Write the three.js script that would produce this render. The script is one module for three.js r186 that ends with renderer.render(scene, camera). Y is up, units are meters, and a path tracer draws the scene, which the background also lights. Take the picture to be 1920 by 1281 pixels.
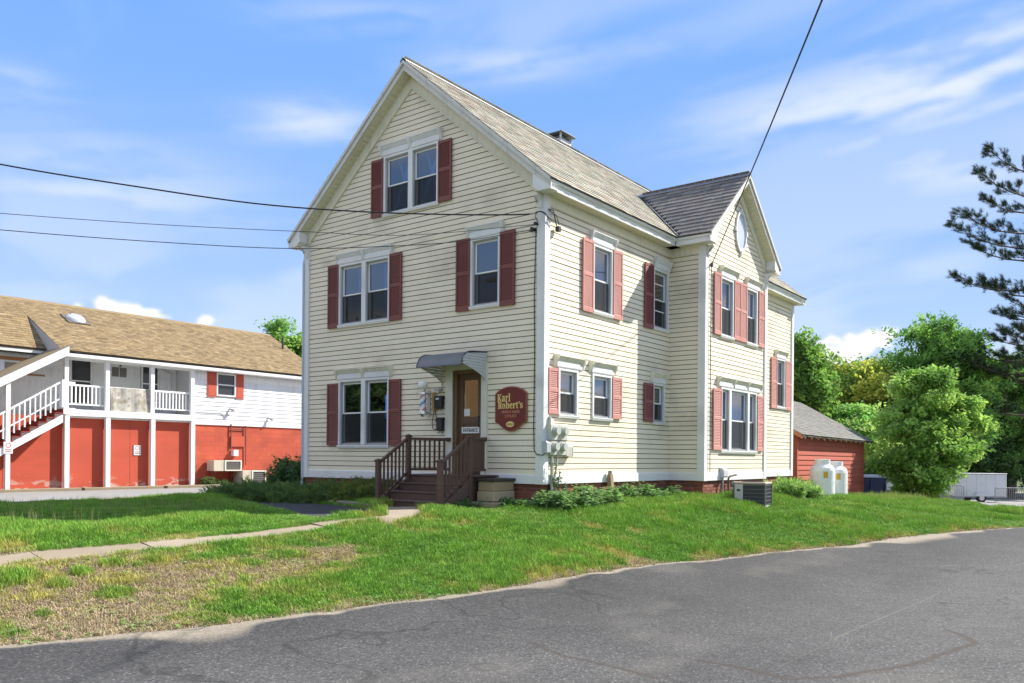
import * as THREE from 'three';
import { mergeGeometries } from 'three/addons/utils/BufferGeometryUtils.js';
import { FontLoader } from 'three/addons/loaders/FontLoader.js';
import { TextGeometry } from 'three/addons/geometries/TextGeometry.js';

// ---------------------------------------------------------------- camera
const scene = new THREE.Scene();
const EYE = 1.6, CAM = new THREE.Vector3(8.9363, EYE, 12.6404), FPX = 1566.86, CY = 859.56, YAW = 0.652, ROLL = 0.0083;
const camera = new THREE.PerspectiveCamera(2 * Math.atan(640.5 / FPX) * 180 / Math.PI, 1024 / 683, 0.1, 1500);
camera.position.copy(CAM);
camera.rotation.order = 'YXZ';
camera.rotation.set(0, YAW, ROLL);
camera.setViewOffset(1920, 1281, 0, 640.5 - CY, 1920, 1281);
camera.updateProjectionMatrix();
scene.add(camera);
const renderer = new THREE.WebGLRenderer({ antialias: true });
renderer.setSize(1024, 683);
renderer.toneMapping = THREE.LinearToneMapping;
renderer.toneMappingExposure = 1.78;
renderer.shadowMap.enabled = true;

const V = (x, y, z) => new THREE.Vector3(x, y, z);
const FW = V(-Math.sin(YAW), 0, -Math.cos(YAW)), RT = V(Math.cos(YAW), 0, -Math.sin(YAW));
function ray(u, v) {                       // direction through a pixel of the 1920 x 1281 photograph
  let X = u - 960, Y = v - CY; const c = Math.cos(ROLL), s = Math.sin(ROLL);
  [X, Y] = [c * X + s * Y, -s * X + c * Y];
  return V(0, 0, 0).addScaledVector(RT, X / FPX).addScaledVector(FW, 1).add(V(0, -Y / FPX, 0));
}
const at = (u, v, depth) => CAM.clone().addScaledVector(ray(u, v), depth);

// ---------------------------------------------------------------- noise
function rng(seed) { let a = seed >>> 0; return () => { a = (a + 0x6D2B79F5) | 0; let t = Math.imul(a ^ (a >>> 15), 1 | a); t = (t + Math.imul(t ^ (t >>> 7), 61 | t)) ^ t; return ((t ^ (t >>> 14)) >>> 0) / 4294967296; }; }
const HT = (() => { const r = rng(77), a = new Float32Array(65536); for (let i = 0; i < 65536; i++) a[i] = r(); return a; })();
const hsh = (i, j) => HT[((i * 73 + j * 19349) ^ (j * 7 + i * 8369)) & 65535];
function vn(x, y) {
  const i = Math.floor(x), j = Math.floor(y), f = x - i, g = y - j, u = f * f * (3 - 2 * f), v = g * g * (3 - 2 * g);
  const a = hsh(i, j), b = hsh(i + 1, j), c = hsh(i, j + 1), d = hsh(i + 1, j + 1);
  return a + (b - a) * u + (c - a) * v + (a - b - c + d) * u * v;
}
function fbm(x, y, o = 4) { let s = 0, a = 0.5, t = 0; for (let k = 0; k < o; k++) { s += a * vn(x, y); t += a; x = x * 2.03 + 17.3; y = y * 2.03 + 9.1; a *= 0.5; } return s / t; }
const clamp = (x, a = 0, b = 1) => Math.min(b, Math.max(a, x));
const ss = (a, b, x) => { const t = clamp((x - a) / (b - a)); return t * t * (3 - 2 * t); };
const lerp = (a, b, t) => a + (b - a) * t;

// ---------------------------------------------------------------- sky and sun
const SUN = V(0.386, 0.669, -0.635).normalize();
(() => {
  const W = 2048, H = 1024, data = new Float32Array(W * H * 4);
  const angles = (u, v) => { const d = ray(u, v).normalize(); return [Math.atan2(d.z, d.x), Math.asin(d.y)]; };
  // soft cirrus streaks and low cumulus seen in the photograph: [pixel, pixel, half width, half height (degrees), strength]
  const cirrus = [[575, 228, 4.2, 1.3, .75], [950, 120, 6, 1.2, .62], [1480, 215, 8, 2.2, .55], [1760, 190, 9, 3.2, .55], [1880, 60, 6, 4, .45], [1830, 310, 6, 1.8, .6],
    [20, 165, 2.5, 1.2, .55], [120, 330, 7, 3, .4], [1230, 100, 3, 1.5, .25], [700, 30, 8, 1.2, .35], [1750, 500, 4, .8, .4], [300, 380, 8, 2.5, .3], [40, 560, 5, 1.2, .4]].map(([u, v, a, b, s]) => [...angles(u, v), a / 57.3, b / 57.3, s]);
  const cumulus = [[1580, 655, 2.6, 1.15, 1], [1640, 632, 1.4, .5, .8], [1535, 680, 2, 1.2, .9], [205, 580, 2.1, .85, 1], [262, 590, 1.6, .6, .8], [385, 603, 1.0, .5, .9], [60, 600, 2, .7, .8]].map(([u, v, a, b, s]) => [...angles(u, v), a / 57.3, b / 57.3, s]);
  const mid = Math.atan2(FW.z, FW.x);
  for (let j = 0; j < H; j++) {
    const el = ((j + .5) / H - .5) * Math.PI, y = Math.sin(el);
    for (let i = 0; i < W; i++) {
      const az = ((i + .5) / W - .5) * 2 * Math.PI, k = (j * W + i) * 4;
      let e = Math.max(0, el) * 57.3;
      const t = ss(0, 1, 1 - Math.exp(-e / 19));
      let r = lerp(.54, .125, t), g = lerp(.70, .345, t), b = lerp(.93, .86, t);
      if (el > 0) {
        // high thin cloud sheet, extra cover added out of view to brighten shaded walls
        const c = Math.cos(el), px = c * Math.cos(az) / (y + .12), pz = c * Math.sin(az) / (y + .12);
        const wx = px + .5 * fbm(px * 1.3 + 5, pz * 1.3, 3), wz = pz + .5 * fbm(px * 1.3, pz * 1.3 + 8, 3);
        let ci = ss(.38, .62, fbm(wx * .9 + wz * .35 + 22.38, wz * 1.9 - wx * .5 + 11.62, 5)) * .92;
        let wisp = 0;
        for (const [ca, ce, sa, se, s] of cirrus) {
          let da = az - ca; if (da > Math.PI) da -= 2 * Math.PI; if (da < -Math.PI) da += 2 * Math.PI;
          const de = el - ce - da * .06, q = (da / sa) ** 2 + (de / se) ** 2;
          if (q < 7) wisp += s * Math.exp(-q * 1.1);
        }
        wisp *= .10 + .60 * ss(.25, .75, fbm(az * 8 + el * 16 + .8 * fbm(az * 22, el * 40, 3), el * 64 - az * 9, 6));
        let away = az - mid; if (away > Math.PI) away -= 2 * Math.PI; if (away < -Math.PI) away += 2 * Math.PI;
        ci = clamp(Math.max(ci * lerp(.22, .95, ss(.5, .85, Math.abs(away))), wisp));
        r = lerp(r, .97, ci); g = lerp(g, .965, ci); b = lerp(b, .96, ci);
        // heaped cloud low over the horizon
        let cu = 0;
        for (const [ca, ce, sa, se, s] of cumulus) {
          let da = az - ca; if (da > Math.PI) da -= 2 * Math.PI; if (da < -Math.PI) da += 2 * Math.PI;
          const dd = (el - ce) / (el > ce ? se : se * 1.6), q = (da / sa) ** 2 + dd ** 2;
          if (q < 6) cu += s * Math.exp(-q);
        }
        const lump = fbm(az * 75 + 3 * fbm(az * 30, el * 30, 2), el * 110, 5);
        if (Math.abs(away) > .62) cu += 1.2 * ss(.5, .75, fbm(az * 7 + 2, 4.4, 3)) * Math.exp(-(((el - .1) / .06) ** 2));
        cu = ss(.36, .60, cu * .62 + (lump - .5) * 1.15 * clamp(cu * 3));
        const w = lerp(.86, 1.0, lump);
        r = lerp(r, 1.0 * w, cu); g = lerp(g, 1.0 * w, cu); b = lerp(b, 1.03 * w, cu);
      }
      const K = .655;                              // brightness before the exposure of the picture
      data[k] = r * K; data[k + 1] = g * K; data[k + 2] = b * K; data[k + 3] = 1;
    }
  }
  const sky = new THREE.DataTexture(data, W, H, THREE.RGBAFormat, THREE.FloatType);
  sky.mapping = THREE.EquirectangularReflectionMapping; sky.magFilter = THREE.LinearFilter; sky.minFilter = THREE.LinearFilter; sky.needsUpdate = true;
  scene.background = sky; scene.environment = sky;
})();
const sun = new THREE.DirectionalLight(new THREE.Color().setRGB(1, .95, .86), 4.9);
sun.position.copy(SUN).multiplyScalar(90).add(V(-4, 0, -4)); sun.target.position.set(-4, 0, -4);
sun.castShadow = true; sun.shadow.mapSize.set(4096, 4096); sun.shadow.radius = 1.2;
Object.assign(sun.shadow.camera, { left: -45, right: 45, top: 45, bottom: -45, near: 1, far: 220 });
scene.add(sun, sun.target);
// ---------------------------------------------------------------- helpers: geometry
class GB {                                   // collects faces; uv in metres
  constructor() { this.p = []; this.n = []; this.t = []; this.c = null; this.col = [1, 1, 1]; }
  vert(p, n, uv) {
    this.p.push(p.x, p.y, p.z); this.n.push(n.x, n.y, n.z);
    if (uv) this.t.push(uv[0], uv[1]);
    else { const ax = Math.abs(n.x), ay = Math.abs(n.y), az = Math.abs(n.z); if (ay > ax && ay > az) this.t.push(p.x, p.z); else if (ax > az) this.t.push(p.z, p.y); else this.t.push(p.x, p.y); }
    if (this.c) this.c.push(...this.col);
  }
  tri(a, b, c) { const n = b.clone().sub(a).cross(c.clone().sub(a)).normalize(); this.vert(a, n); this.vert(b, n); this.vert(c, n); return this; }
  quad(a, b, c, d) { this.tri(a, b, c); this.tri(a, c, d); return this; }
  poly(pts) { for (let i = 1; i + 1 < pts.length; i++) this.tri(pts[0], pts[i], pts[i + 1]); return this; }
  hex(b, t) {                                // two loops of four points
    this.quad(b[3], b[2], b[1], b[0]); this.quad(t[0], t[1], t[2], t[3]);
    for (let i = 0; i < 4; i++) { const j = (i + 1) % 4; this.quad(b[i], b[j], t[j], t[i]); }
    return this;
  }
  prism(loopA, loopB) {                      // two loops of n points, ends closed
    const n = loopA.length; this.poly(loopA.slice().reverse()); this.poly(loopB);
    for (let i = 0; i < n; i++) { const j = (i + 1) % n; this.quad(loopA[i], loopA[j], loopB[j], loopB[i]); }
    return this;
  }
  box(x0, x1, y0, y1, z0, z1) {
    return this.hex([V(x0, y0, z0), V(x1, y0, z0), V(x1, y0, z1), V(x0, y0, z1)], [V(x0, y1, z0), V(x1, y1, z0), V(x1, y1, z1), V(x0, y1, z1)]);
  }
  bbox(x0, x1, y0, y1, z0, z1, e = .006) {   // box with chamfered edges
    const xs = [x0, x1], ys = [y0, y1], zs = [z0, z1], P = [];
    const lo = (a, i, s) => a[i] + (i ? -s : s);
    const pt = (i, j, k, ax) => V(ax === 0 ? xs[i] : lo(xs, i, e), ax === 1 ? ys[j] : lo(ys, j, e), ax === 2 ? zs[k] : lo(zs, k, e));
    for (const i of [0, 1]) this.orient([pt(i, 0, 0, 0), pt(i, 1, 0, 0), pt(i, 1, 1, 0), pt(i, 0, 1, 0)], V(i ? 1 : -1, 0, 0));
    for (const j of [0, 1]) this.orient([pt(0, j, 0, 1), pt(1, j, 0, 1), pt(1, j, 1, 1), pt(0, j, 1, 1)], V(0, j ? 1 : -1, 0));
    for (const k of [0, 1]) this.orient([pt(0, 0, k, 2), pt(1, 0, k, 2), pt(1, 1, k, 2), pt(0, 1, k, 2)], V(0, 0, k ? 1 : -1));
    for (const i of [0, 1]) for (const j of [0, 1]) this.orient([pt(i, j, 0, 0), pt(i, j, 1, 0), pt(i, j, 1, 1), pt(i, j, 0, 1)], V(i ? 1 : -1, j ? 1 : -1, 0));
    for (const i of [0, 1]) for (const k of [0, 1]) this.orient([pt(i, 0, k, 0), pt(i, 1, k, 0), pt(i, 1, k, 2), pt(i, 0, k, 2)], V(i ? 1 : -1, 0, k ? 1 : -1));
    for (const j of [0, 1]) for (const k of [0, 1]) this.orient([pt(0, j, k, 1), pt(1, j, k, 1), pt(1, j, k, 2), pt(0, j, k, 2)], V(0, j ? 1 : -1, k ? 1 : -1));
    for (const i of [0, 1]) for (const j of [0, 1]) for (const k of [0, 1]) this.orient([pt(i, j, k, 0), pt(i, j, k, 1), pt(i, j, k, 2)], V(i ? 1 : -1, j ? 1 : -1, k ? 1 : -1));
    return this;
  }
  orient(pts, out) {
    const n = pts[1].clone().sub(pts[0]).cross(pts[2].clone().sub(pts[0]));
    return this.poly(n.dot(out) < 0 ? pts.slice().reverse() : pts);
  }
  tube(path, r, seg = 8, r1 = r, cap = true) { // path of points, smooth sides, radius r -> r1 (or an array)
    const n = path.length, rings = []; let up = null;
    for (let i = 0; i < n; i++) {
      const d = path[Math.min(n - 1, i + 1)].clone().sub(path[Math.max(0, i - 1)]).normalize();
      if (!up || Math.abs(up.dot(d)) > .98) up = Math.abs(d.y) < .9 ? V(0, 1, 0) : V(1, 0, 0);
      const a = up.clone().cross(d).normalize(), b = d.clone().cross(a).normalize(); up = b;
      const rr = Array.isArray(r) ? r[i] : lerp(r, r1, i / (n - 1)), ring = [];
      for (let k = 0; k < seg; k++) { const w = k / seg * 2 * Math.PI, m = a.clone().multiplyScalar(Math.cos(w)).addScaledVector(b, Math.sin(w)); ring.push([path[i].clone().addScaledVector(m, rr), m]); }
      rings.push(ring);
    }
    let len = 0;
    for (let i = 0; i + 1 < n; i++) {
      const l2 = len + path[i].distanceTo(path[i + 1]);
      for (let k = 0; k < seg; k++) {
        const k2 = (k + 1) % seg, A = rings[i][k], B = rings[i][k2], C = rings[i + 1][k2], D = rings[i + 1][k], w = k / seg, w2 = (k + 1) / seg;
        for (const [q, uv] of [[A, [w, len]], [B, [w2, len]], [C, [w2, l2]], [A, [w, len]], [C, [w2, l2]], [D, [w, l2]]]) this.vert(q[0], q[1], uv);
      }
      len = l2;
    }
    if (cap) { this.poly(rings[0].map(q => q[0]).reverse()); this.poly(rings[n - 1].map(q => q[0])); }
    return this;
  }
  cyl(a, b, r, seg = 10, r1 = r) { return this.tube([a, b], r, seg, r1); }
  lathe(pts, c, seg = 20) {                  // profile [r, y] about the vertical through c, smooth within a run; a null breaks it
    for (let i = 0; i + 1 < pts.length; i++) {
      if (!pts[i] || !pts[i + 1]) continue;
      const [ra, ya] = pts[i], [rb, yb] = pts[i + 1], dn = Math.hypot(rb - ra, yb - ya) || 1, nr = (yb - ya) / dn, ny = -(rb - ra) / dn;
      for (let k = 0; k < seg; k++) {
        const w = k / seg * 2 * Math.PI, w2 = (k + 1) / seg * 2 * Math.PI;
        const q = (r, y, a) => V(c.x + r * Math.cos(a), c.y + y, c.z + r * Math.sin(a)), m = a => V(nr * Math.cos(a), ny, nr * Math.sin(a));
        const A = q(ra, ya, w), B = q(rb, yb, w), C = q(rb, yb, w2), D = q(ra, ya, w2);
        this.vert(A, m(w)); this.vert(B, m(w)); this.vert(C, m(w2)); this.vert(A, m(w)); this.vert(C, m(w2)); this.vert(D, m(w2));
      }
    }
    return this;
  }
  geo() {
    const g = new THREE.BufferGeometry();
    g.setAttribute('position', new THREE.Float32BufferAttribute(this.p, 3));
    g.setAttribute('normal', new THREE.Float32BufferAttribute(this.n, 3));
    g.setAttribute('uv', new THREE.Float32BufferAttribute(this.t, 2));
    if (this.c) g.setAttribute('color', new THREE.Float32BufferAttribute(this.c, 3));
    return g;
  }
}
const gb = () => new GB();
// a wall frame: a runs along the wall, y is up, d is outward
const frame = (o, u, n) => ({ o, u, n, P: (a, y, d = 0) => V(o.x + u.x * a + n.x * d, y, o.z + u.z * a + n.z * d) });
GB.prototype.fbox = function (F, a0, a1, y0, y1, d0, d1) {
  return this.hex([F.P(a0, y0, d0), F.P(a1, y0, d0), F.P(a1, y0, d1), F.P(a0, y0, d1)], [F.P(a0, y1, d0), F.P(a1, y1, d0), F.P(a1, y1, d1), F.P(a0, y1, d1)]);
};
GB.prototype.fprism = function (F, prof, a0, a1) {      // profile [y, d] pushed along the wall
  return this.prism(prof.map(([y, d]) => F.P(a0, y, d)), prof.map(([y, d]) => F.P(a1, y, d)));
};
GB.prototype.fplate = function (F, pts, d0, d1) {       // outline [a, y] (convex) with thickness
  return this.prism(pts.map(([a, y]) => F.P(a, y, d0)), pts.map(([a, y]) => F.P(a, y, d1)));
};

// ---------------------------------------------------------------- helpers: things and parts
const taken = {};
function numbered(name) { const n = taken[name] = (taken[name] ?? -1) + 1; return n ? `${name}_${String(n).padStart(3, '0')}` : name; }
function shade(o) { o.castShadow = true; o.receiveShadow = true; return o; }
function thing(name, label, category, base, group) {
  const o = new THREE.Group(); o.name = numbered(name); o.position.copy(base); o.userData = { label, category };
  if (group) o.userData.group = group;
  scene.add(o); return o;
}
function tag(m, name, label, category, group) { m.name = numbered(name); m.userData = { label, category }; if (group) m.userData.group = group; scene.add(shade(m)); return m; }
// a part whose geometry is given in world coordinates
function part(t, name, g, m, label) {
  const o = new THREE.Mesh(g instanceof GB ? g.geo() : g, m); o.name = name; if (!t.isMesh) o.position.copy(t.position).negate();
  if (label) o.userData.label = label;
  t.add(shade(o)); return o;
}
// a part whose geometry is given from the thing's base
function own(t, name, g, m) { const o = new THREE.Mesh(g instanceof GB ? g.geo() : g, m); o.name = name; t.add(shade(o)); return o; }
// a thing that is one mesh; its geometry is in world coordinates and moved to its base
function solo(name, g, m, base, label, category, group) {
  const geo = g instanceof GB ? g.geo() : g; geo.translate(-base.x, -base.y, -base.z);
  const o = new THREE.Mesh(geo, m); o.position.copy(base); return tag(o, name, label, category, group);
}
function struct(name, g, m, kind = 'structure', extra) { const o = new THREE.Mesh(g instanceof GB ? g.geo() : g, m); o.name = name; o.userData = { kind, ...extra }; scene.add(shade(o)); return o; }

// ---------------------------------------------------------------- textures and materials
function tex(n, fn, rx = 1, ry = rx, srgb = true, m = n) {  // fn(u, v) in 0..1 -> linear [r, g, b] or a grey
  const data = new Uint8Array(n * m * 4), enc = x => Math.round(255 * clamp(srgb ? (x <= .0031308 ? 12.92 * x : 1.055 * Math.pow(x, 1 / 2.4) - .055) : x));
  for (let j = 0; j < m; j++) for (let i = 0; i < n; i++) { const c = fn(i / n, j / m), k = (j * n + i) * 4; if (typeof c === 'number') data[k] = data[k + 1] = data[k + 2] = enc(c); else { data[k] = enc(c[0]); data[k + 1] = enc(c[1]); data[k + 2] = enc(c[2]); } data[k + 3] = 255; }
  const t = new THREE.DataTexture(data, n, m); t.wrapS = t.wrapT = THREE.RepeatWrapping; t.magFilter = THREE.LinearFilter; t.minFilter = THREE.LinearMipmapLinearFilter; t.generateMipmaps = true;
  t.repeat.set(rx, ry); if (srgb) t.colorSpace = THREE.SRGBColorSpace; t.needsUpdate = true; return t;
}
const wrapf = (u, v, s, o) => {             // tiling noise: blends the noise with itself a period away
  const a = u, b = v, n = (x, y) => fbm(x * s, y * s, o);
  return (n(a, b) * (1 - a) + n(a - 1, b) * a) * (1 - b) + (n(a, b - 1) * (1 - a) + n(a - 1, b - 1) * a) * b;
};
const C3 = (r, g, b) => new THREE.Color().setRGB(r, g, b);
function M(color, rough = .7, o = {}) { return new THREE.MeshStandardMaterial({ color: C3(...color), roughness: rough, ...o }); }
const grey = (a, b) => (x) => lerp(a, b, x);
const T = {
  grime: tex(512, (u, v) => { const n = wrapf(u, v, 5, 5), f = wrapf(u, v, 60, 2); return .76 + .24 * ss(.2, .62, n) - .07 * f; }, .33, .33),
  streak: tex(512, (u, v) => { const n = fbm(u * 30, v * 3, 4), f = wrapf(u, v, 8, 4); return .78 + .22 * ss(.2, .6, n * .5 + f * .5); }, .5, .4),
  wood: tex(512, (u, v) => { const n = fbm(u * 4, v * 90, 4), f = fbm(u * 12, v * 16, 3); return .68 + .32 * (n * .7 + f * .3); }, 1, 1),
  fineBump: tex(256, (u, v) => wrapf(u, v, 40, 3), 3, 3, false),
  grain: tex(512, (u, v) => { const n = wrapf(u, v, 120, 2), m = wrapf(u, v, 9, 3); return .55 + .45 * n * (.7 + .5 * m); }, 1, 1),
  grainBump: tex(512, (u, v) => wrapf(u, v, 140, 2), 1, 1, false),
  brick: tex(512, (u, v) => { const n = wrapf(u, v, 30, 4), f = wrapf(u, v, 6, 3); return .6 + .5 * n * f + .15 * f; }, 1.3, 1.3),
};
// ---------------------------------------------------------------- terrain
const HPTS = [
  [-3, .5, .66], [-1, 1, .66], [-2.7, 1.65, .68], [-1, 1.7, .67], [.8, -2, .66], [1.5, -6, .62], [1.5, -10, .5], [1, -13.5, .38], [.5, -20, .12], [0, -24.5, -.06], [-3, -5, .66], [-3, -12, .5],
  [-1.6, 6, .54], [-1.2, 8.8, .48], [-4, 4, .57], [-8, 4, .5], [-10, 0, .46], [-8, -3, .5], [-8, 8, .45], [-3, 9, .5], [0, 4.5, .52], [.9, 1.2, .56],
  [1.4, 9.71, 0], [1.89, 8.49, 0], [2.37, 6.89, 0], [2.7, 4.45, 0], [3.29, .57, 0], [4.53, -3.69, 0], [6.5, -11.25, 0], [8.5, -20, -.2], [10, -30, -.5], [.3, 12.5, 0], [-1.5, 17, 0],
  [2.4, -3, .36], [3.3, -8, .27], [4, -15, .02], [8.9, 12.6, 0], [8, 5, 0], [10, -5, 0], [5, 11, 0], [14, 0, 0], [4, 16, 0], [14, 14, 0],
  [-14, 5, .34], [-13, 0, .33], [-22, 0, .33], [-22, -10, .33], [-18, -15, .33], [-20, 10, .33], [-30, 0, .33], [-12, -12, .4], [-12, 16, .3],
  [2.7, -26, -.25], [4.8, -28, -.4], [-3, -36, -.3], [-.8, -53, -1.15], [1, -50, -1.1], [10, -50, -1.1], [-10, -50, -.8], [20, -30, -.6], [-15, -30, 0],
  [-80, 0, .3], [-60, -60, -.5], [0, -100, -1.5], [60, -60, -1], [80, 0, 0], [60, 60, 0], [0, 80, 0], [-60, 60, .3],
  [-300, 0, .3], [-220, -220, -1], [0, -300, -1.5], [220, -220, -1.5], [300, 0, -.5], [220, 220, 0], [0, 300, 0], [-220, 220, .3]];
const tps = (() => {                          // thin-plate spline through the heights above
  const n = HPTS.length, N = n + 3, A = Array.from({ length: N }, () => new Float64Array(N + 1)), U = (dx, dz) => { const r = dx * dx + dz * dz; return r < 1e-9 ? 0 : r * Math.log(r); };
  for (let i = 0; i < n; i++) { for (let j = 0; j < n; j++) A[i][j] = U(HPTS[i][0] - HPTS[j][0], HPTS[i][1] - HPTS[j][1]); A[i][i] += 1.2; A[i][n] = A[n][i] = 1; A[i][n + 1] = A[n + 1][i] = HPTS[i][0]; A[i][n + 2] = A[n + 2][i] = HPTS[i][1]; A[i][N] = HPTS[i][2]; }
  for (let c = 0; c < N; c++) { let p = c; for (let r = c + 1; r < N; r++) if (Math.abs(A[r][c]) > Math.abs(A[p][c])) p = r; [A[c], A[p]] = [A[p], A[c]]; for (let r = 0; r < N; r++) if (r !== c) { const f = A[r][c] / A[c][c]; if (f) for (let k = c; k <= N; k++) A[r][k] -= f * A[c][k]; } }
  const w = A.map((r, i) => r[N] / r[i]);
  return (x, z) => { let s = w[n] + w[n + 1] * x + w[n + 2] * z; for (let i = 0; i < n; i++) s += w[i] * U(x - HPTS[i][0], z - HPTS[i][1]); return s; };
})();
const axis = (a, b, step, far) => { const out = []; for (let x = a; x <= b + 1e-6; x += step) out.push(x); let s = step; for (let x = b; x < far;) { s *= 1.35; x += s; out.push(x); } s = step; for (let x = a; x > -far;) { s *= 1.35; x -= s; out.unshift(x); } return out; };
const GX = axis(-32, 26, .5, 380), GZ = axis(-64, 22, .5, 380), GH = GX.map(x => GZ.map(z => tps(x, z)));
const find = (a, x) => { let lo = 0, hi = a.length - 2; while (lo < hi) { const m = (lo + hi + 1) >> 1; if (a[m] <= x) lo = m; else hi = m - 1; } return lo; };
function H(x, z) { const i = find(GX, x), j = find(GZ, z), u = clamp((x - GX[i]) / (GX[i + 1] - GX[i])), v = clamp((z - GZ[j]) / (GZ[j + 1] - GZ[j])); return lerp(lerp(GH[i][j], GH[i + 1][j], u), lerp(GH[i][j + 1], GH[i + 1][j + 1], u), v); }
// a pixel of the photograph -> the point where its ray meets the ground
function ground(u, v) { const d = ray(u, v); let t = 2; for (let k = 0; k < 4000; k++) { const x = CAM.x + d.x * t, z = CAM.z + d.z * t; if (CAM.y + d.y * t <= H(x, z)) break; t += .02 + t * .001; } return V(CAM.x + d.x * t, H(CAM.x + d.x * t, CAM.z + d.z * t), CAM.z + d.z * t); }

// ---------------------------------------------------------------- outlines on the ground
const interp = (pts, s) => { if (s >= pts[0][0]) return pts[0][1]; for (let i = 0; i + 1 < pts.length; i++) if (s <= pts[i][0] && s >= pts[i + 1][0]) { const t = (pts[i][0] - s) / (pts[i][0] - pts[i + 1][0]); return lerp(pts[i][1], pts[i + 1][1], t); } return pts[pts.length - 1][1]; };
const EDGE = [[40, -9], [22, -3.2], [17, -1.5], [12.5, .3], [9.71, 1.4], [8.49, 1.89], [6.89, 2.37], [4.45, 2.72], [.57, 3.29], [-3.69, 4.5], [-11.25, 6.5], [-20, 8.5], [-30, 10.6], [-60, 17]];
const edgeSmooth = z => (interp(EDGE, z - .8) + interp(EDGE, z) * 2 + interp(EDGE, z + .8)) / 4;
const edge = z => edgeSmooth(z) + .10 * (fbm(z * 1.1, 3.3, 3) - .5) + .05 * (vn(z * 5, 8.1) - .5);
const gpt = (u, v) => { const p = ground(u, v); return [p.x, p.z]; };
const PATH = [[0, 1053], [120, 1041], [240, 1030], [400, 1017], [510, 1003], [600, 989.5], [700, 978.5], [752, 972]].map(([u, v]) => { const p = ground(u, v); return V(p.x, 0, p.z); }); { const d = PATH[0].clone().sub(PATH[1]).normalize(); PATH.unshift(PATH[0].clone().addScaledVector(d, 7), PATH[0].clone().addScaledVector(d, 3)); PATH.push(V(-1.83, 0, 1.9)); }
const pathCurve = new THREE.CatmullRomCurve3(PATH), PATHPTS = pathCurve.getSpacedPoints(120);
const pathDist = (x, z) => { let d = 1e9; for (const p of PATHPTS) { const q = (p.x - x) ** 2 + (p.z - z) ** 2; if (q < d) d = q; } return Math.sqrt(d); };
const PATHHALF = z => lerp(.33, .44, ss(4, 2, z));
const PAD = [[450, 944.5], [560, 943.5], [640, 950], [706, 959], [738, 968], [664, 971.5], [606, 975], [560, 967], [505, 957]].map(p => gpt(...p));
const inPoly = (P, x, z) => { let c = false; for (let i = 0, j = P.length - 1; i < P.length; j = i++) if ((P[i][1] > z) !== (P[j][1] > z) && x < (P[j][0] - P[i][0]) * (z - P[i][1]) / (P[j][1] - P[i][1]) + P[i][0]) c = !c; return c; };
const LOTL = [[40, -4], [25, -6.4], [9, -9.1], [5.3, -10.3], [.4, -12.0], [-.8, -11.0], [-3, -8.6], [-4.5, -7.6], [-60, -7.3]];
const lotLeft = z => interp(LOTL, z);
const FARZ = [[30, -34], [10, -30.2], [7, -29], [4.8, -27.8], [2.7, -26.3], [1.4, -24.6], [-.35, -24.9], [-30, -25]];
const lotFar = x => interp(FARZ, x) + .3 * (fbm(x * .9, 5, 2) - .5);
const blob = (x, z, cx, cz, rx, rz, a) => { const c = Math.cos(a), s = Math.sin(a), dx = x - cx, dz = z - cz, p = (c * dx + s * dz) / rx, q = (-s * dx + c * dz) / rz; return Math.exp(-(p * p + q * q)); };
// where grass grows, where it has dried to straw
const DRY = [[90, 1120, 1.15, 1.0, 1.15], [300, 1085, .9, .8, 1.1], [180, 1160, .7, .6, .9], [480, 1072, .75, .6, 1.0], [590, 1045, .75, .6, 1.0], [650, 1035, .5, .4, .7], [770, 993, .55, .45, .9], [850, 987, .4, .3, .8], [1095, 985, .35, .3, .75], [1190, 1000, .3, .25, .6], [940, 955, .3, .3, .6], [1180, 1052, .6, .4, .55], [60, 1030, .5, .5, .55], [330, 1015, .4, .5, .5]].map(([u, v, rx, rz, s]) => [...gpt(u, v), rx, rz, s]);
function lawn(x, z) {
  const d = edge(z) - x, n = fbm(x * .9 + 3, z * .9, 4), f = fbm(x * 3.1, z * 3.1 + 7, 3), h = fbm(x * 8.3 + 2, z * 8.3, 3), pd = pathDist(x, z);
  let dry = 0; for (const [cx, cz, rx, rz, s] of DRY) dry += s * blob(x, z, cx, cz, rx, rz, .35);
  dry += .55 * blob(x, z, .4, 12.5, 1.4, 2.5, 0) + .7 * ss(.45, .1, d) + .3 * ss(.4, .05, pd - PATHHALF(z));
  dry += (n - .5) * 1.25 + (f - .5) * 1.1 + (h - .5) * .9 - .16;
  dry = ss(-.05, .95, dry);
  let tuft = 0; const ci = Math.floor(x / .5), cj = Math.floor(z / .5);      // tussocks that stayed green
  for (let i = -1; i <= 1; i++) for (let j = -1; j <= 1; j++) { const a = hsh(ci + i + 900, cj + j + 400), b = hsh(ci + i + 77, cj + j + 1200), r = .06 + .2 * hsh(ci + i + 5, cj + j + 31) ** 2; if (hsh(ci + i + 311, cj + j + 17) > .55) continue; tuft = Math.max(tuft, ss(r * 1.3, r * .4, Math.hypot(x - (ci + i + a) * .5, z - (cj + j + b) * .5) + (h - .5) * .14)); }
  return { d, dry: clamp(dry * (1 - .85 * tuft)), n, f, pd };
}
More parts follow.
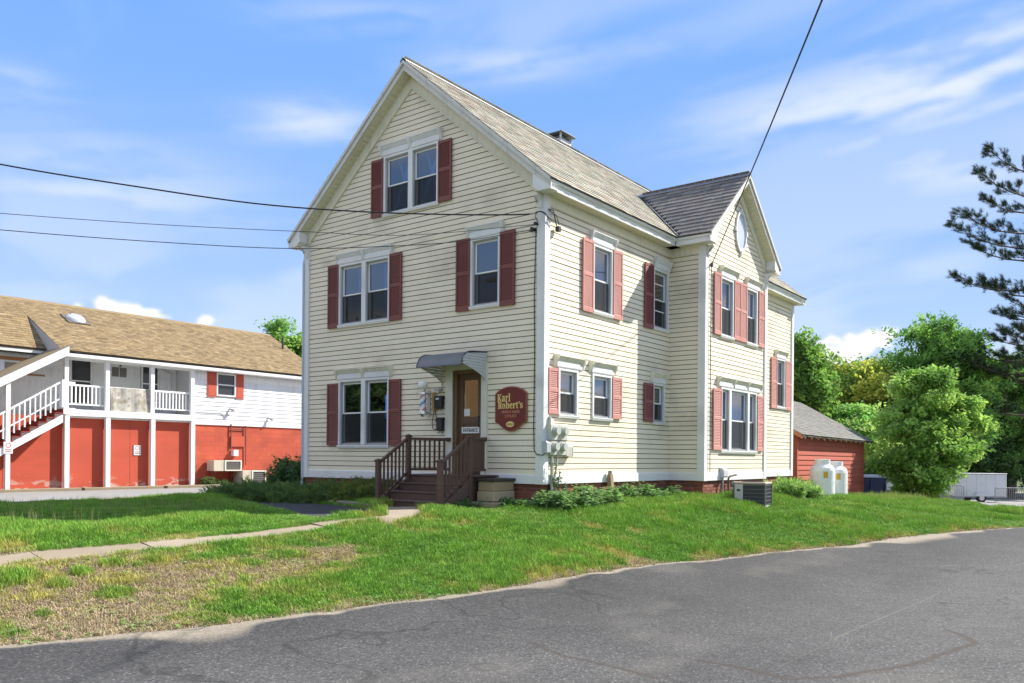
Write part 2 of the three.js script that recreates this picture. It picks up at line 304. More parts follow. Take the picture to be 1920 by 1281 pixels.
const LG = (() => { const x0 = -14, z0 = -30, st = .05, nx = 441, nz = 901, g = new Float32Array(nx * nz * 5); for (let i = 0; i < nx; i++) for (let j = 0; j < nz; j++) { const l = lawn(x0 + i * st, z0 + j * st), k = (i * nz + j) * 5; g[k] = l.d; g[k + 1] = l.dry; g[k + 2] = l.n; g[k + 3] = l.f; g[k + 4] = l.pd; } return (x, z) => { const i = clamp((x - x0) / st, 0, nx - 1.001), j = clamp((z - z0) / st, 0, nz - 1.001), a = i | 0, b = j | 0, u = i - a, v = j - b, q = c => lerp(lerp(g[(a * nz + b) * 5 + c], g[((a + 1) * nz + b) * 5 + c], u), lerp(g[(a * nz + b + 1) * 5 + c], g[((a + 1) * nz + b + 1) * 5 + c], u), v); return { d: q(0), dry: q(1), n: q(2), f: q(3), pd: q(4) }; }; })();
const inHouse = (x, z) => (x < .12 && x > -6.95 && z < .05 && z > -13.6) || (x < 1.0 && x > 0 && z < -4.95 && z > -8.95) || (x > -2.75 && x < -.55 && z > -.1 && z < 1.75);
function grassAllowed(x, z) {
  if (x > edge(z) - .02) return false;
  if (inHouse(x, z) || inPoly(PAD, x, z)) return false;
  if (x < lotLeft(z) + .1 && z > -40) return false;
  if (x > -.6 && z < lotFar(x) || z < -24.7) return false;
  return true;
}

// ---------------------------------------------------------------- ground sheet
(() => {
  const X0 = -14, X1 = 8, Z0 = -30, Z1 = 14;
  const map = tex(2048, (u, v) => {
    const x = lerp(X0, X1, u), z = lerp(Z0, Z1, v), L = LG(x, z), s = hsh((u * 2048) | 0, (v * 2048) | 0), q = vn(x * 45, z * 45);
    const sand = ss(.30, .02, L.d - .18 * L.f) ;
    let c = [lerp(.07, .23, L.dry), lerp(.115, .175, L.dry), lerp(.022, .105, L.dry)];
    c = [lerp(c[0], .36, sand), lerp(c[1], .30, sand), lerp(c[2], .22, sand)];
    const k = .62 + .4 * s * q + .4 * q;
    return c.map(w => w * k);
  }, 1);
  map.wrapS = map.wrapT = THREE.MirroredRepeatWrapping;
  const bump = T.grainBump.clone(); bump.repeat.set(22, 44); bump.needsUpdate = true;
  const p = [], t = [], idx = [], nz = GZ.length;
  GX.forEach((x, i) => GZ.forEach((z, j) => { p.push(x, GH[i][j], z); t.push((x - X0) / (X1 - X0), (z - Z0) / (Z1 - Z0)); }));
  for (let i = 0; i + 1 < GX.length; i++) for (let j = 0; j + 1 < nz; j++) { const a = i * nz + j, b = a + nz; idx.push(a, a + 1, b, b, a + 1, b + 1); }
  const g = new THREE.BufferGeometry(); g.setAttribute('position', new THREE.Float32BufferAttribute(p, 3)); g.setAttribute('uv', new THREE.Float32BufferAttribute(t, 2)); g.setIndex(idx); g.computeVertexNormals();
  struct('ground', g, new THREE.MeshStandardMaterial({ map, roughness: 1, bumpMap: bump, bumpScale: .02 }));
})();
function sheet(name, m, zs, xa, xb, nx, lift, uv) {          // strips between two outlines, laid on the ground
  const p = [], t = [], idx = [];
  zs.forEach((z) => { for (let i = 0; i <= nx; i++) { const s = i / nx, x = lerp(xa(z), xb(z), s), e = Math.min(i, nx - i); p.push(x, H(x, z) + lift, z); t.push(...uv(x, z)); } });
  for (let j = 0; j + 1 < zs.length; j++) for (let i = 0; i < nx; i++) { const a = j * (nx + 1) + i, b = a + nx + 1; idx.push(a, b, a + 1, a + 1, b, b + 1); }
  const g = new THREE.BufferGeometry(); g.setAttribute('position', new THREE.Float32BufferAttribute(p, 3)); g.setAttribute('uv', new THREE.Float32BufferAttribute(t, 2)); g.setIndex(idx); g.computeVertexNormals();
  return struct(name, g, m);
}
const steps = (a, b, s) => { const o = []; for (let z = a; z > b; z -= s) o.push(z); o.push(b); return o; };
(() => {
  // road: the map covers the stretch in view; sand, cracks and scratches are marks on it
  const X0 = 0, X1 = 14, Z0 = -14, Z1 = 13, seg = (pts, w, s) => { const q = pts.map(([x, y]) => ground(1000 + x / 2.087, 880 + y / 2.087)); return { q, w, s }; };
  const cracks = [seg([[640, 755], [820, 790], [1000, 832], [1190, 822], [1300, 800], [1450, 782], [1600, 735], [1735, 690], [1690, 660], [1630, 640]], .05, 1), seg([[0, 690], [130, 745], [270, 772], [380, 800], [490, 832]], .045, .8), seg([[1180, 830], [1380, 800], [1700, 815]], .03, .5)];
  const scratches = [seg([[970, 778], [1200, 670]], .012, .35), seg([[1180, 668], [1380, 580], [1590, 488]], .018, .55), seg([[1600, 385], [1660, 378]], .05, .5)];
  const dist = (q, x, z) => { let d = 1e9; for (let i = 0; i + 1 < q.length; i++) { const a = q[i], b = q[i + 1], dx = b.x - a.x, dz = b.z - a.z, t = clamp(((x - a.x) * dx + (z - a.z) * dz) / (dx * dx + dz * dz)); d = Math.min(d, Math.hypot(x - a.x - t * dx, z - a.z - t * dz)); } return d; };
  for (const s of [...cracks, ...scratches]) s.bx = [Math.min(...s.q.map(p => p.x)) - .3, Math.max(...s.q.map(p => p.x)) + .3, Math.min(...s.q.map(p => p.z)) - .3, Math.max(...s.q.map(p => p.z)) + .3];
  let ez = null, ev = 0;
  const map = tex(2048, (u, v) => {
    const x = lerp(X0, X1, u), z = lerp(Z0, Z1, v); if (z !== ez) { ez = z; ev = edge(z); }
    const d = x - ev, big = fbm(x * .35 + 4, z * .35, 3), mid = fbm(x * 1.6, z * 1.6 + 30, 3), sp = hsh((u * 2048 * .55) | 0, (v * 2048) | 0), s2 = vn(x * 60, z * 60);
    let g = .068 * (.8 + .5 * big) * (.85 + .3 * mid);
    g *= lerp(.62, 1, ss(.4, 3.0, d + 1.6 * (big - .5)));                       // newer, blacker mix along the side
    g *= .38 + .7 * s2 + .75 * sp * sp + (sp > .975 ? 1.8 : 0) - (sp < .06 ? .2 : 0);
    let c = [g * 1.05, g, g * .945];
    const wide = .10 + .55 * ss(.52, .78, fbm(z * .5 + 3, 1.2, 3)), sand = ss(wide, wide * .35, d + .12 * (mid - .5)) * (.55 + .45 * s2);
    c = [lerp(c[0], .34, sand), lerp(c[1], .285, sand), lerp(c[2], .21, sand)];
    const lone = ss(.60, .78, fbm(x * .9, z * .5 + 50, 5)) * .22, worn = ss(.56, .7, fbm(x * .5 + 9, z * .22, 4)); c = c.map(q => q * (1 - .22 * worn)); const hair = 1 - ss(.0, .022, Math.abs(fbm(x * .8 + 40, z * .8, 4) - .5)); c = c.map(q => q * (1 - .45 * hair * ss(.5, .62, big))); c = [lerp(c[0], .19, lone), lerp(c[1], .17, lone), lerp(c[2], .14, lone)];
    const jig = (mid - .5) * .09 + (s2 - .5) * .03;
    for (const k of cracks) if (x > k.bx[0] && x < k.bx[1] && z > k.bx[2] && z < k.bx[3]) { const f = ss(k.w, k.w * .4, dist(k.q, x + jig, z + jig)) * k.s * (.5 + .5 * mid); c = [lerp(c[0], .05, f), lerp(c[1], .036, f), lerp(c[2], .025, f)]; }
    for (const k of scratches) if (x > k.bx[0] && x < k.bx[1] && z > k.bx[2] && z < k.bx[3]) { const f = ss(k.w, 0, dist(k.q, x, z)) * k.s * (.3 + .7 * s2); c = [lerp(c[0], .22, f), lerp(c[1], .19, f), lerp(c[2], .13, f)]; }
    return c;
  }, 1);
  map.wrapS = map.wrapT = THREE.MirroredRepeatWrapping;
  const bump = T.grainBump.clone(); bump.repeat.set(16, 30); bump.needsUpdate = true;
  const uv = (x, z) => [(x - X0) / (X1 - X0), (z - Z0) / (Z1 - Z0)];
  sheet('road', new THREE.MeshStandardMaterial({ map, roughness: .92, bumpMap: bump, bumpScale: .006 }), steps(34, -90, .25), edge, z => edgeSmooth(z) + 18, 40, .016, uv);
  const pave = tex(1024, (u, v) => { const n = wrapf(u, v, 6, 4), f = wrapf(u, v, 90, 2), s = hsh((u * 1024) | 0, (v * 1024) | 0); return [.25, .24, .225].map(k => k * (.7 + .35 * n + .2 * f + .15 * s)); }, .12, .12);
  const pb = T.grainBump.clone(); pb.repeat.set(1.5, 1.5); pb.needsUpdate = true;
  const lot = new THREE.MeshStandardMaterial({ map: pave, roughness: .95, bumpMap: pb, bumpScale: .006 });
  sheet('parking_lot', lot, steps(36, -46, .5), z => -44, z => lotLeft(z), 60, .010, (x, z) => [x, z]);
  // the lot behind the lawn
  const p = [], t = [], idx = [], nx = 90, nz = 60;
  for (let i = 0; i <= nx; i++) { const x = lerp(-14, 34, i / nx); for (let j = 0; j <= nz; j++) { const z = lerp(lotFar(x), -90, j / nz); p.push(x, H(x, z) + .010, z); t.push(x, z); } }
  for (let i = 0; i < nx; i++) for (let j = 0; j < nz; j++) { const a = i * (nz + 1) + j, b = a + nz + 1; idx.push(a, b, a + 1, a + 1, b, b + 1); }
  const g = new THREE.BufferGeometry(); g.setAttribute('position', new THREE.Float32BufferAttribute(p, 3)); g.setAttribute('uv', new THREE.Float32BufferAttribute(t, 2)); g.setIndex(idx); g.computeVertexNormals();
  struct('rear_lot', g, lot);
  // black asphalt pad beside the path
  const pad = gb(), c = [-3.9, 2.05]; const ring = PAD.map(([x, z]) => V(x, H(x, z) + .022, z)), mid = V(c[0], H(...c) + .03, c[1]);
  for (let i = 0; i < ring.length; i++) pad.tri(mid, ring[(i + 1) % ring.length], ring[i]);
  struct('asphalt_pad', pad, M([.045, .046, .05], .9, { map: T.grain, bumpMap: pb, bumpScale: .005 }));
  // concrete path: slabs with gaps between them, slightly tilted
  const slabMap = tex(1024, (u, v) => { const n = wrapf(u, v, 7, 5), f = wrapf(u, v, 70, 2), s = hsh((u * 1024) | 0, (v * 1024) | 0); const k = .62 + .45 * n + .12 * f + .1 * s; return [.345 * k, .28 * k, .20 * k]; }, .4, .4);
  const sm = [0, 1, 2].map(i => new THREE.MeshStandardMaterial({ map: slabMap, color: C3(1 - i * .07, 1 - i * .08, 1 - i * .1), roughness: .95, bumpMap: pb, bumpScale: .004 }));
  const path = new THREE.Group(); path.name = 'path'; path.userData = { kind: 'structure' }; scene.add(path);
  const R = rng(5), len = pathCurve.getLength(); let s = 0, k = 0;
  while (s < len - .2) {
    const l = Math.min(1.15 + R() * .5, len - s), a0 = s / len, a1 = (s + l - .02) / len, q = [], low = [];
    const lift = .022 + R() * .014, tilt = (R() - .5) * .02, jx = (R() - .5) * .06;
    for (const [u, side] of [[a0, -1], [a0, 1], [a1, 1], [a1, -1]]) {
      const c = pathCurve.getPointAt(u), d = pathCurve.getTangentAt(u), w = PATHHALF(c.z), x = c.x - d.z * side * w + jx, z = c.z + d.x * side * w;
      q.push(V(x, H(x, z) + lift + tilt * side, z)); low.push(V(x, H(x, z) - .08, z));
    }
    const o = new THREE.Mesh(gb().hex(low, q).geo(), sm[k++ % 3]); o.name = 'slab'; path.add(shade(o)); s += l;
  }
  // low kerbs
  const kerbM = new THREE.MeshStandardMaterial({ map: slabMap, color: C3(.62, .66, .72), roughness: .95 });
  const kerb = (name, a, b, w, h, m = kerbM) => { const g = gb(), n = 14, d = V(b[0] - a[0], 0, b[1] - a[1]).normalize(), s = V(-d.z, 0, d.x); let prev; for (let i = 0; i <= n; i++) { const x = lerp(a[0], b[0], i / n), z = lerp(a[1], b[1], i / n), y = H(x, z), j = .02 * (vn(x * 2, z * 2) - .5); const L = [[-w, -.1], [w, -.1], [w, h - .02], [w - .02, h], [-w + .02, h], [-w, h - .02]].map(([e, yy]) => V(x + s.x * (e + j), y + yy + j * .5, z + s.z * (e + j))); if (prev) { for (let q = 1; q < 6; q++) { const q2 = (q + 1) % 6; g.quad(prev[q], prev[q2], L[q2], L[q]); } } if (i === 0) g.poly(L.slice()); if (i === n) g.poly(L.slice().reverse()); prev = L; } struct(name, g, m); };
  kerb('lot_kerb', [-9.2, 8.6], [-10.9, 3.2], .10, .15); kerb('lot_kerb_001', [-11.0, 2.9], [-12.1, .3], .10, .15);
  { const a = gpt(556, 942), b = gpt(630, 947.5), c = gpt(636, 948.5), e = gpt(703, 957); kerb('pad_kerb', a, b, .06, .1); kerb('pad_kerb_001', c, e, .06, .1); }
  const edging = new THREE.MeshStandardMaterial({ map: slabMap, color: C3(.75, .72, .66), roughness: 1 });
  for (let k = 0; k < 6; k++) kerb(k ? `wall_kerb_00${k}` : 'wall_kerb', [-21.15 + (k % 2) * .05, 4.5 - k * 3.1], [-21.2, 1.5 - k * 3.1], .14, .11, edging);
})();
console.log('ground done');
// ---------------------------------------------------------------- the house
const HW = 6.81, HA = 5.076, HP = .873, HB = 8.831, HL = 13.457, YB = 1.125, YF = 6.325, RIDX = -3.405, RY = 9.86, SL = .845, OV = .33, FO = .28, YSOF = 6.49;
const roofY = x => RY - SL * Math.abs(x - RIDX), WZ = (HA + HB) / 2, WRY = roofY(OV) + SL * ((HB - HA) / 2 + OV), wingY = a => WRY - SL * Math.abs(a - WZ);
const Ff = frame(V(0, 0, 0), V(1, 0, 0), V(0, 0, 1)), Fs = frame(V(0, 0, 0), V(0, 0, -1), V(1, 0, 0)), Fwl = frame(V(0, 0, -HA), V(1, 0, 0), V(0, 0, 1)), Fwf = frame(V(HP, 0, 0), V(0, 0, -1), V(1, 0, 0)),
  Fwr = frame(V(0, 0, -HB), V(-1, 0, 0), V(0, 0, -1)), Fb = frame(V(0, 0, -HL), V(-1, 0, 0), V(0, 0, -1)), Fl = frame(V(-HW, 0, 0), V(0, 0, 1), V(-1, 0, 0));
const stain = { map: T.streak };
const MT = {
  siding: [[.85, .755, .575], [.86, .77, .595], [.835, .74, .56]].map(c => M(c, .55, { map: T.grime })),
  trim: M([.78, .775, .755], .5, { map: T.grime }), trimOld: M([.77, .725, .58], .6, { map: T.streak }), soffit: M([.74, .70, .52], .6, { map: T.grime }), sash: M([.80, .80, .79], .4), rake: M([.66, .635, .58], .6, { map: T.streak }), alu: M([.42, .43, .44], .45, { metalness: .3 }),
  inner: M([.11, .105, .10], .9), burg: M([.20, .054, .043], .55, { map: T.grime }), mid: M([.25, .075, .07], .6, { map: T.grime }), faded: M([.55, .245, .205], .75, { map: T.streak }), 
  glass: new THREE.MeshPhysicalMaterial({ color: C3(.34, .54, .90), roughness: .02, transmission: 1, thickness: 0, ior: 2.5, specularIntensity: 1 }),  // blue put into the pane colour to stand in for mirrored sky
  screen: new THREE.MeshStandardMaterial({ color: C3(.018, .02, .022), roughness: .9, transparent: true, opacity: .62 }),
  curtain: new THREE.MeshPhysicalMaterial({ color: C3(.5, .52, .56), roughness: 1, transmission: .5, thickness: 0, side: THREE.DoubleSide }),
  blind: M([.55, .54, .5], .8), brick: [[.27, .085, .05], [.33, .10, .055], [.22, .07, .045], [.36, .135, .075]].map(c => M(c, .9, { map: T.brick, bumpMap: T.grainBump, bumpScale: .004 })), mortar: M([.30, .26, .22], 1, { map: T.grain }),
  wood: M([.14, .075, .04], .55, { map: T.wood }), black: M([.015, .015, .016], .5), flash: M([.42, .47, .55], .4, { metalness: .7 }), roofEdge: M([.05, .048, .045], .9),
};
const house = thing('house', 'cream clapboard two-and-a-half storey house with burgundy shutters and slate gable roof', 'house', V(0, .64, 0));
const HOLES = new Map([[Ff, []], [Fs, []], [Fwl, []], [Fwf, []], [Fwr, []], [Fb, []], [Fl, []]]);

function shutter(F, a0, a1, y0, y1, mat) {
  const s = part(house, 'shutter', (() => {
    const g = gb(), st = .038, mid = lerp(y0, y1, .52), z0 = .032, z1 = .066;
    g.fbox(F, a0, a0 + st, y0, y1, z0, z1).fbox(F, a1 - st, a1, y0, y1, z0, z1);
    for (const [p, q] of [[y0, y0 + .09], [mid - .035, mid + .035], [y1 - .06, y1]]) g.fbox(F, a0 + st, a1 - st, p, q, z0, z1 - .002);
    return g;
  })(), mat);
  const g = gb(), st = .038, mid = lerp(y0, y1, .52);
  for (const [p, q] of [[y0 + .09, mid - .035], [mid + .035, y1 - .06]]) { const n = Math.round((q - p) / .036); for (let k = 0; k < n; k++) { const y = lerp(p, q, k / n), h = (q - p) / n; g.hex([F.P(a0 + st, y, .057), F.P(a1 - st, y, .057), F.P(a1 - st, y, .062), F.P(a0 + st, y, .062)], [F.P(a0 + st, y + h * 1.25, .035), F.P(a1 - st, y + h * 1.25, .035), F.P(a1 - st, y + h * 1.25, .040), F.P(a0 + st, y + h * 1.25, .040)]); } g.fbox(F, a0 + st, a1 - st, p, q, .031, .034); }
  part(s, 'louvres', g, mat);
}
function curtainGeo(F, a0, a1, y0, y1, d, gather = 1, seed = 1) {
  const g = gb(), n = 26, m = 6; const P = (i, j) => { const u = i / n, v = j / m, pull = gather * (1 - v) * .0, a = lerp(a0, a1, u) + pull; return F.P(a, lerp(y0, y1, v), d + .018 * Math.sin(u * 26 + seed) + .01 * Math.sin(u * 61 + seed * 3 + v)); };
  for (let i = 0; i < n; i++) for (let j = 0; j < m; j++) g.quad(P(i, j), P(i + 1, j), P(i + 1, j + 1), P(i, j + 1));
  return g;
}
const sheerX = (F, a0, a1, y0, y1, d) => { const g = gb(), n = 18; for (const s of [-1, 1]) { for (let i = 0; i < n; i++) { const q = t => { const mid = (a0 + a1) / 2, w = (a1 - a0) / 2, y = lerp(y1, y0, t), inn = mid - s * w * .05 + s * w * (.95 * Math.pow(t, 1.4)), out = s > 0 ? a1 : a0; return [F.P(inn, y, d + .008 * Math.sin(t * 30)), F.P(out, y, d)]; }; const A = q(i / n), B = q((i + 1) / n); g.quad(A[0], A[1], B[1], B[0]); } } return g; };
function win(F, o) {                            // o: a0 a1 outer casing, yS sill bottom, yH casing top
  const { a0, a1, yS, yH } = o, units = o.units ?? [1], mull = .125, cas = o.cas ?? .055;
  HOLES.get(F).push([a0 + .015, a1 - .015, yS + .05, yH - .015]);
  const y0 = yS + .075, g = gb();
  g.fbox(F, a0, a0 + cas, y0, yH, -.12, .046).fbox(F, a1 - cas, a1, y0, yH, -.12, .046).fbox(F, a0 + cas, a1 - cas, yH - .05, yH, -.12, .044);
  const tot = units.reduce((s, u) => s + u, 0), free = a1 - a0 - 2 * cas - mull * (units.length - 1), un = []; let a = a0 + cas;
  units.forEach((u, i) => { const w = free * u / tot; un.push([a, a + w]); if (i + 1 < units.length) g.fbox(F, a + w, a + w + mull, y0, yH - .05, -.12, .044); a += w + mull; });
  const w = part(house, 'window', g, MT.trim);
  part(w, 'sill', gb().prism([[y0, -.12], [yS, -.12], [yS, .06], [yS + .05, .075], [yS + .062, .07]].map(([y, d]) => F.P(a0 - .012, y, d)), [[y0, -.12], [yS, -.12], [yS, .06], [yS + .05, .075], [yS + .062, .07]].map(([y, d]) => F.P(a1 + .012, y, d))), MT.trim);
  un.forEach(([b0, b1], i) => {
    const top = yH - .05, bot = y0, mid = lerp(bot, top, .5), f = .036;
    const fr = gb().fbox(F, b0, b0 + .018, bot, top, -.1, .012).fbox(F, b1 - .018, b1, bot, top, -.1, .012).fbox(F, b0 + .018, b1 - .018, top - .02, top, -.1, .012).fbox(F, b0 + .018, b1 - .018, bot, bot + .025, -.1, .014);
    part(w, 'jamb', fr, MT.alu);
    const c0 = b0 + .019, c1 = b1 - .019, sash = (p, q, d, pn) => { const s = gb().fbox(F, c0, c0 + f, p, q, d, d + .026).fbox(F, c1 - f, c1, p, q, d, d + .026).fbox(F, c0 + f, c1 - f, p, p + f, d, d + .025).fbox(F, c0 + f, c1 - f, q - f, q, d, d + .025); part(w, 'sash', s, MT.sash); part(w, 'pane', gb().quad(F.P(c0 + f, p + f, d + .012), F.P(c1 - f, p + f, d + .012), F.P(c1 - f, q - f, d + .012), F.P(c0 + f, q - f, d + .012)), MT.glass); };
    sash(mid - .018, top - .021, -.055); sash(bot + .026, mid + .018, -.085);
    if (o.bars) for (const t of [.3, .78]) part(w, 'sash', gb().fbox(F, c0 + f, c1 - f, lerp(bot, top, t) - .012, lerp(bot, top, t) + .012, -.04, -.022), MT.sash);
    if (o.screen !== 0) part(w, 'screen', gb().quad(F.P(c0, bot + .03, -.024), F.P(c1, bot + .03, -.024), F.P(c1, mid - .01, -.024), F.P(c0, mid - .01, -.024)), MT.screen);
    const cu = (o.curtain ?? [])[i];
    if (cu === 'right') part(w, 'curtain', curtainGeo(F, lerp(b0, b1, .56), b1 - .02, bot + .02, top, -.17, 1, i + 1), MT.curtain);
    if (cu === 'full') part(w, 'curtain', curtainGeo(F, b0, b1, mid - .05, top, -.15, 1, i + 2), MT.curtain);
    if (cu === 'long') part(w, 'curtain', curtainGeo(F, b0, b1, bot, top, -.2, 1, i + 2), MT.curtain);
    if (cu === 'tied') part(w, 'curtain', sheerX(F, b0, b1, bot, top, -.16), MT.curtain);
    if (cu === 'cross') { const g = gb(), band = (p, q, w) => { for (let n = 0; n < 10; n++) { const P = (t, s) => F.P(lerp(lerp(b0, b1, p), lerp(b0, b1, q), t) + s * w * (.6 + .5 * Math.sin(t * 3)), lerp(bot, top, t), -.16 + .01 * Math.sin(t * 20)); g.quad(P(n / 10, -1), P(n / 10, 1), P((n + 1) / 10, 1), P((n + 1) / 10, -1)); } }; band(.05, .9, .05); band(.95, .3, .035); part(w, 'curtain', g, MT.curtain); }
    if (cu === 'blind') part(w, 'blind', gb().fbox(F, b0 + .02, b1 - .02, lerp(bot, top, .62), top, -.145, -.14), MT.blind);
    if (cu === 'half') part(w, 'curtain', curtainGeo(F, b0, b1, lerp(bot, top, .1), lerp(bot, top, .45), -.15, 1, i + 5), MT.curtain);
  });
  if (o.hood !== 0) {
    const [h0, h1] = o.hoodA ?? [a0 - .07, a1 + .07], hd = gb(), y = yH + .004, n = o.heads ?? units.length, cr = gb();
    const cuts = []; for (let i = 0; i < n; i++) cuts.push([lerp(h0 + .05, h1 - .05, i / n) + (i ? .045 : 0), lerp(h0 + .05, h1 - .05, (i + 1) / n) - (i + 1 < n ? .045 : 0)]);
    for (const [p, q] of cuts) { hd.fprism(F, [[y, 0], [y, .052], [y + .02, .058], [y + .125, .058], [y + .125, 0]], p, q); }
    cr.fprism(F, [[y + .127, 0], [y + .127, .064], [y + .19, .10], [y + .205, .115], [y + .222, .115], [y + .235, 0]], h0, h1);
    for (const e of [[h0 - .012, h0 + .048], [h1 - .048, h1 + .012], ...(n > 1 ? cuts.slice(1).map(c => [c[0] - .09, c[0]]) : [])]) cr.fprism(F, [[y + .01, 0], [y + .0, .03], [y + .07, .062], [y + .16, .105], [y + .228, .125], [y + .238, 0]], ...e);
    const h = part(w, 'hood', hd, MT.trim); void h; part(w, 'hood_crown', cr, o.cream ? MT.trimOld : MT.trim);
  }
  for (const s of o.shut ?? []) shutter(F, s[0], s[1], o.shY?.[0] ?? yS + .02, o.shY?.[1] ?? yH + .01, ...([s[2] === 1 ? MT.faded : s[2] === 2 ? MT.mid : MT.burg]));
}
const EN = {};
// front
win(Ff, { a0: -5.63, a1: -4.005, yS: 1.80, yH: 3.33, units: [1, 1], shut: [[-5.99, -5.632], [-4.0, -3.65]], shY: [1.86, 3.258], cream: 1, curtain: [] });
win(Ff, { a0: -5.645, a1: -4.015, yS: 4.50, yH: 5.93, units: [1, 1], shut: [[-5.995, -5.647], [-4.01, -3.652]], shY: [4.515, 5.94], curtain: ['right', 'right'] });
win(Ff, { a0: -1.76, a1: -1.008, yS: 4.52, yH: 5.92, shut: [[-2.12, -1.762], [-1.005, -.648]], shY: [4.515, 5.94] });
win(Ff, { a0: -4.23, a1: -2.63, yS: 6.76, yH: 8.075, units: [1, 1], shut: [[-4.592, -4.232], [-2.627, -2.272]], shY: [6.80, 8.04], curtain: ['cross', 'cross'] });
// side
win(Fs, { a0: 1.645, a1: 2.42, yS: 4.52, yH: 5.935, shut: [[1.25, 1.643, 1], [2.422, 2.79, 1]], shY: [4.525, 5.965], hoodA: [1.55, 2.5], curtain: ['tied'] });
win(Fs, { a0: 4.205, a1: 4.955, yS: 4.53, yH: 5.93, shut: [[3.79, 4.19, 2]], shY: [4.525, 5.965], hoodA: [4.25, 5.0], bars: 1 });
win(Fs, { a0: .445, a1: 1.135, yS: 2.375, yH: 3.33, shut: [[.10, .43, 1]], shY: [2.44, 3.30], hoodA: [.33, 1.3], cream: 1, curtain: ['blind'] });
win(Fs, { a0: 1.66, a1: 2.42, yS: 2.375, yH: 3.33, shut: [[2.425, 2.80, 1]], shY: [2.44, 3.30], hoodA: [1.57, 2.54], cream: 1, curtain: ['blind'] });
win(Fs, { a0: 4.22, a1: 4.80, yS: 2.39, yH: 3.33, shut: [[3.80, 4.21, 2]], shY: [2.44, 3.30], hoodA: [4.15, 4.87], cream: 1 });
// wing
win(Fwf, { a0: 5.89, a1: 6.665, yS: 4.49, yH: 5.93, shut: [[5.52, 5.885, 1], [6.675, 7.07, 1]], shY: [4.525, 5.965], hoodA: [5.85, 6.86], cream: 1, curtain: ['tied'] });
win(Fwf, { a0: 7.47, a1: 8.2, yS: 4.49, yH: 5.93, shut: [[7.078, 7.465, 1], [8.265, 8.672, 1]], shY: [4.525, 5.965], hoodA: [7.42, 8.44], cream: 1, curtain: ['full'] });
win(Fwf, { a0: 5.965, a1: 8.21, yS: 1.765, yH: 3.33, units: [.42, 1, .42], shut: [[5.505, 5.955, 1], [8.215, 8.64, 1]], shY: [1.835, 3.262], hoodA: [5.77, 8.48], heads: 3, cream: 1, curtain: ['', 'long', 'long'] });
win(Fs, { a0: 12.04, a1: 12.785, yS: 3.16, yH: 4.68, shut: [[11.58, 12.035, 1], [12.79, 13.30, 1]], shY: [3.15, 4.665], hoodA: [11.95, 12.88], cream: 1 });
// a few on the faces turned away
win(Fl, { a0: -3.2, a1: -2.4, yS: 4.5, yH: 5.93 }); win(Fl, { a0: -8.2, a1: -7.4, yS: 4.5, yH: 5.93 }); win(Fl, { a0: -3.2, a1: -2.4, yS: 1.8, yH: 3.33 }); win(Fl, { a0: -8.2, a1: -7.4, yS: 1.8, yH: 3.33 }); win(Fb, { a0: 3, a1: 3.8, yS: 4.5, yH: 5.93 });
HOLES.get(Ff).push([-2.2, -1.45, 1.27, 3.35]);

// oval window of the wing gable
(() => {
  const pt = (k, n, r) => { const w = k / n * 2 * Math.PI; return [7.09 + .33 * r * Math.cos(w), 7.215 + .52 * r * Math.sin(w)]; }, N = 24, g = gb(), s = gb(), pane = gb();
  const loop = (r, d) => Array.from({ length: N }, (_, k) => { const [a, y] = pt(k, N, r); return Fwf.P(a, y, d); });
  const ring = (q, A, B) => { for (let k = 0; k < N; k++) { const j = (k + 1) % N; q.quad(A[k], A[j], B[j], B[k]); } };
  ring(g, loop(1, .02), loop(1, .06)); ring(g, loop(1, .06), loop(.86, .06)); ring(g, loop(.86, .06), loop(.83, .02));
  const o = part(house, 'oval_window', g, MT.trim);
  pane.poly(loop(.85, .03)); part(o, 'pane', pane, new THREE.MeshPhysicalMaterial({ color: C3(.50, .56, .74), roughness: .12, clearcoat: 1 }));
  for (const w of [0, Math.PI / 2, Math.PI, Math.PI * 1.5]) part(o, 'key_block', gb().fbox(Fwf, 7.09 + .33 * Math.cos(w) - .04, 7.09 + .33 * Math.cos(w) + .04, 7.215 + .52 * Math.sin(w) - .05, 7.215 + .52 * Math.sin(w) + .05, .02, .07), MT.trim);
})();

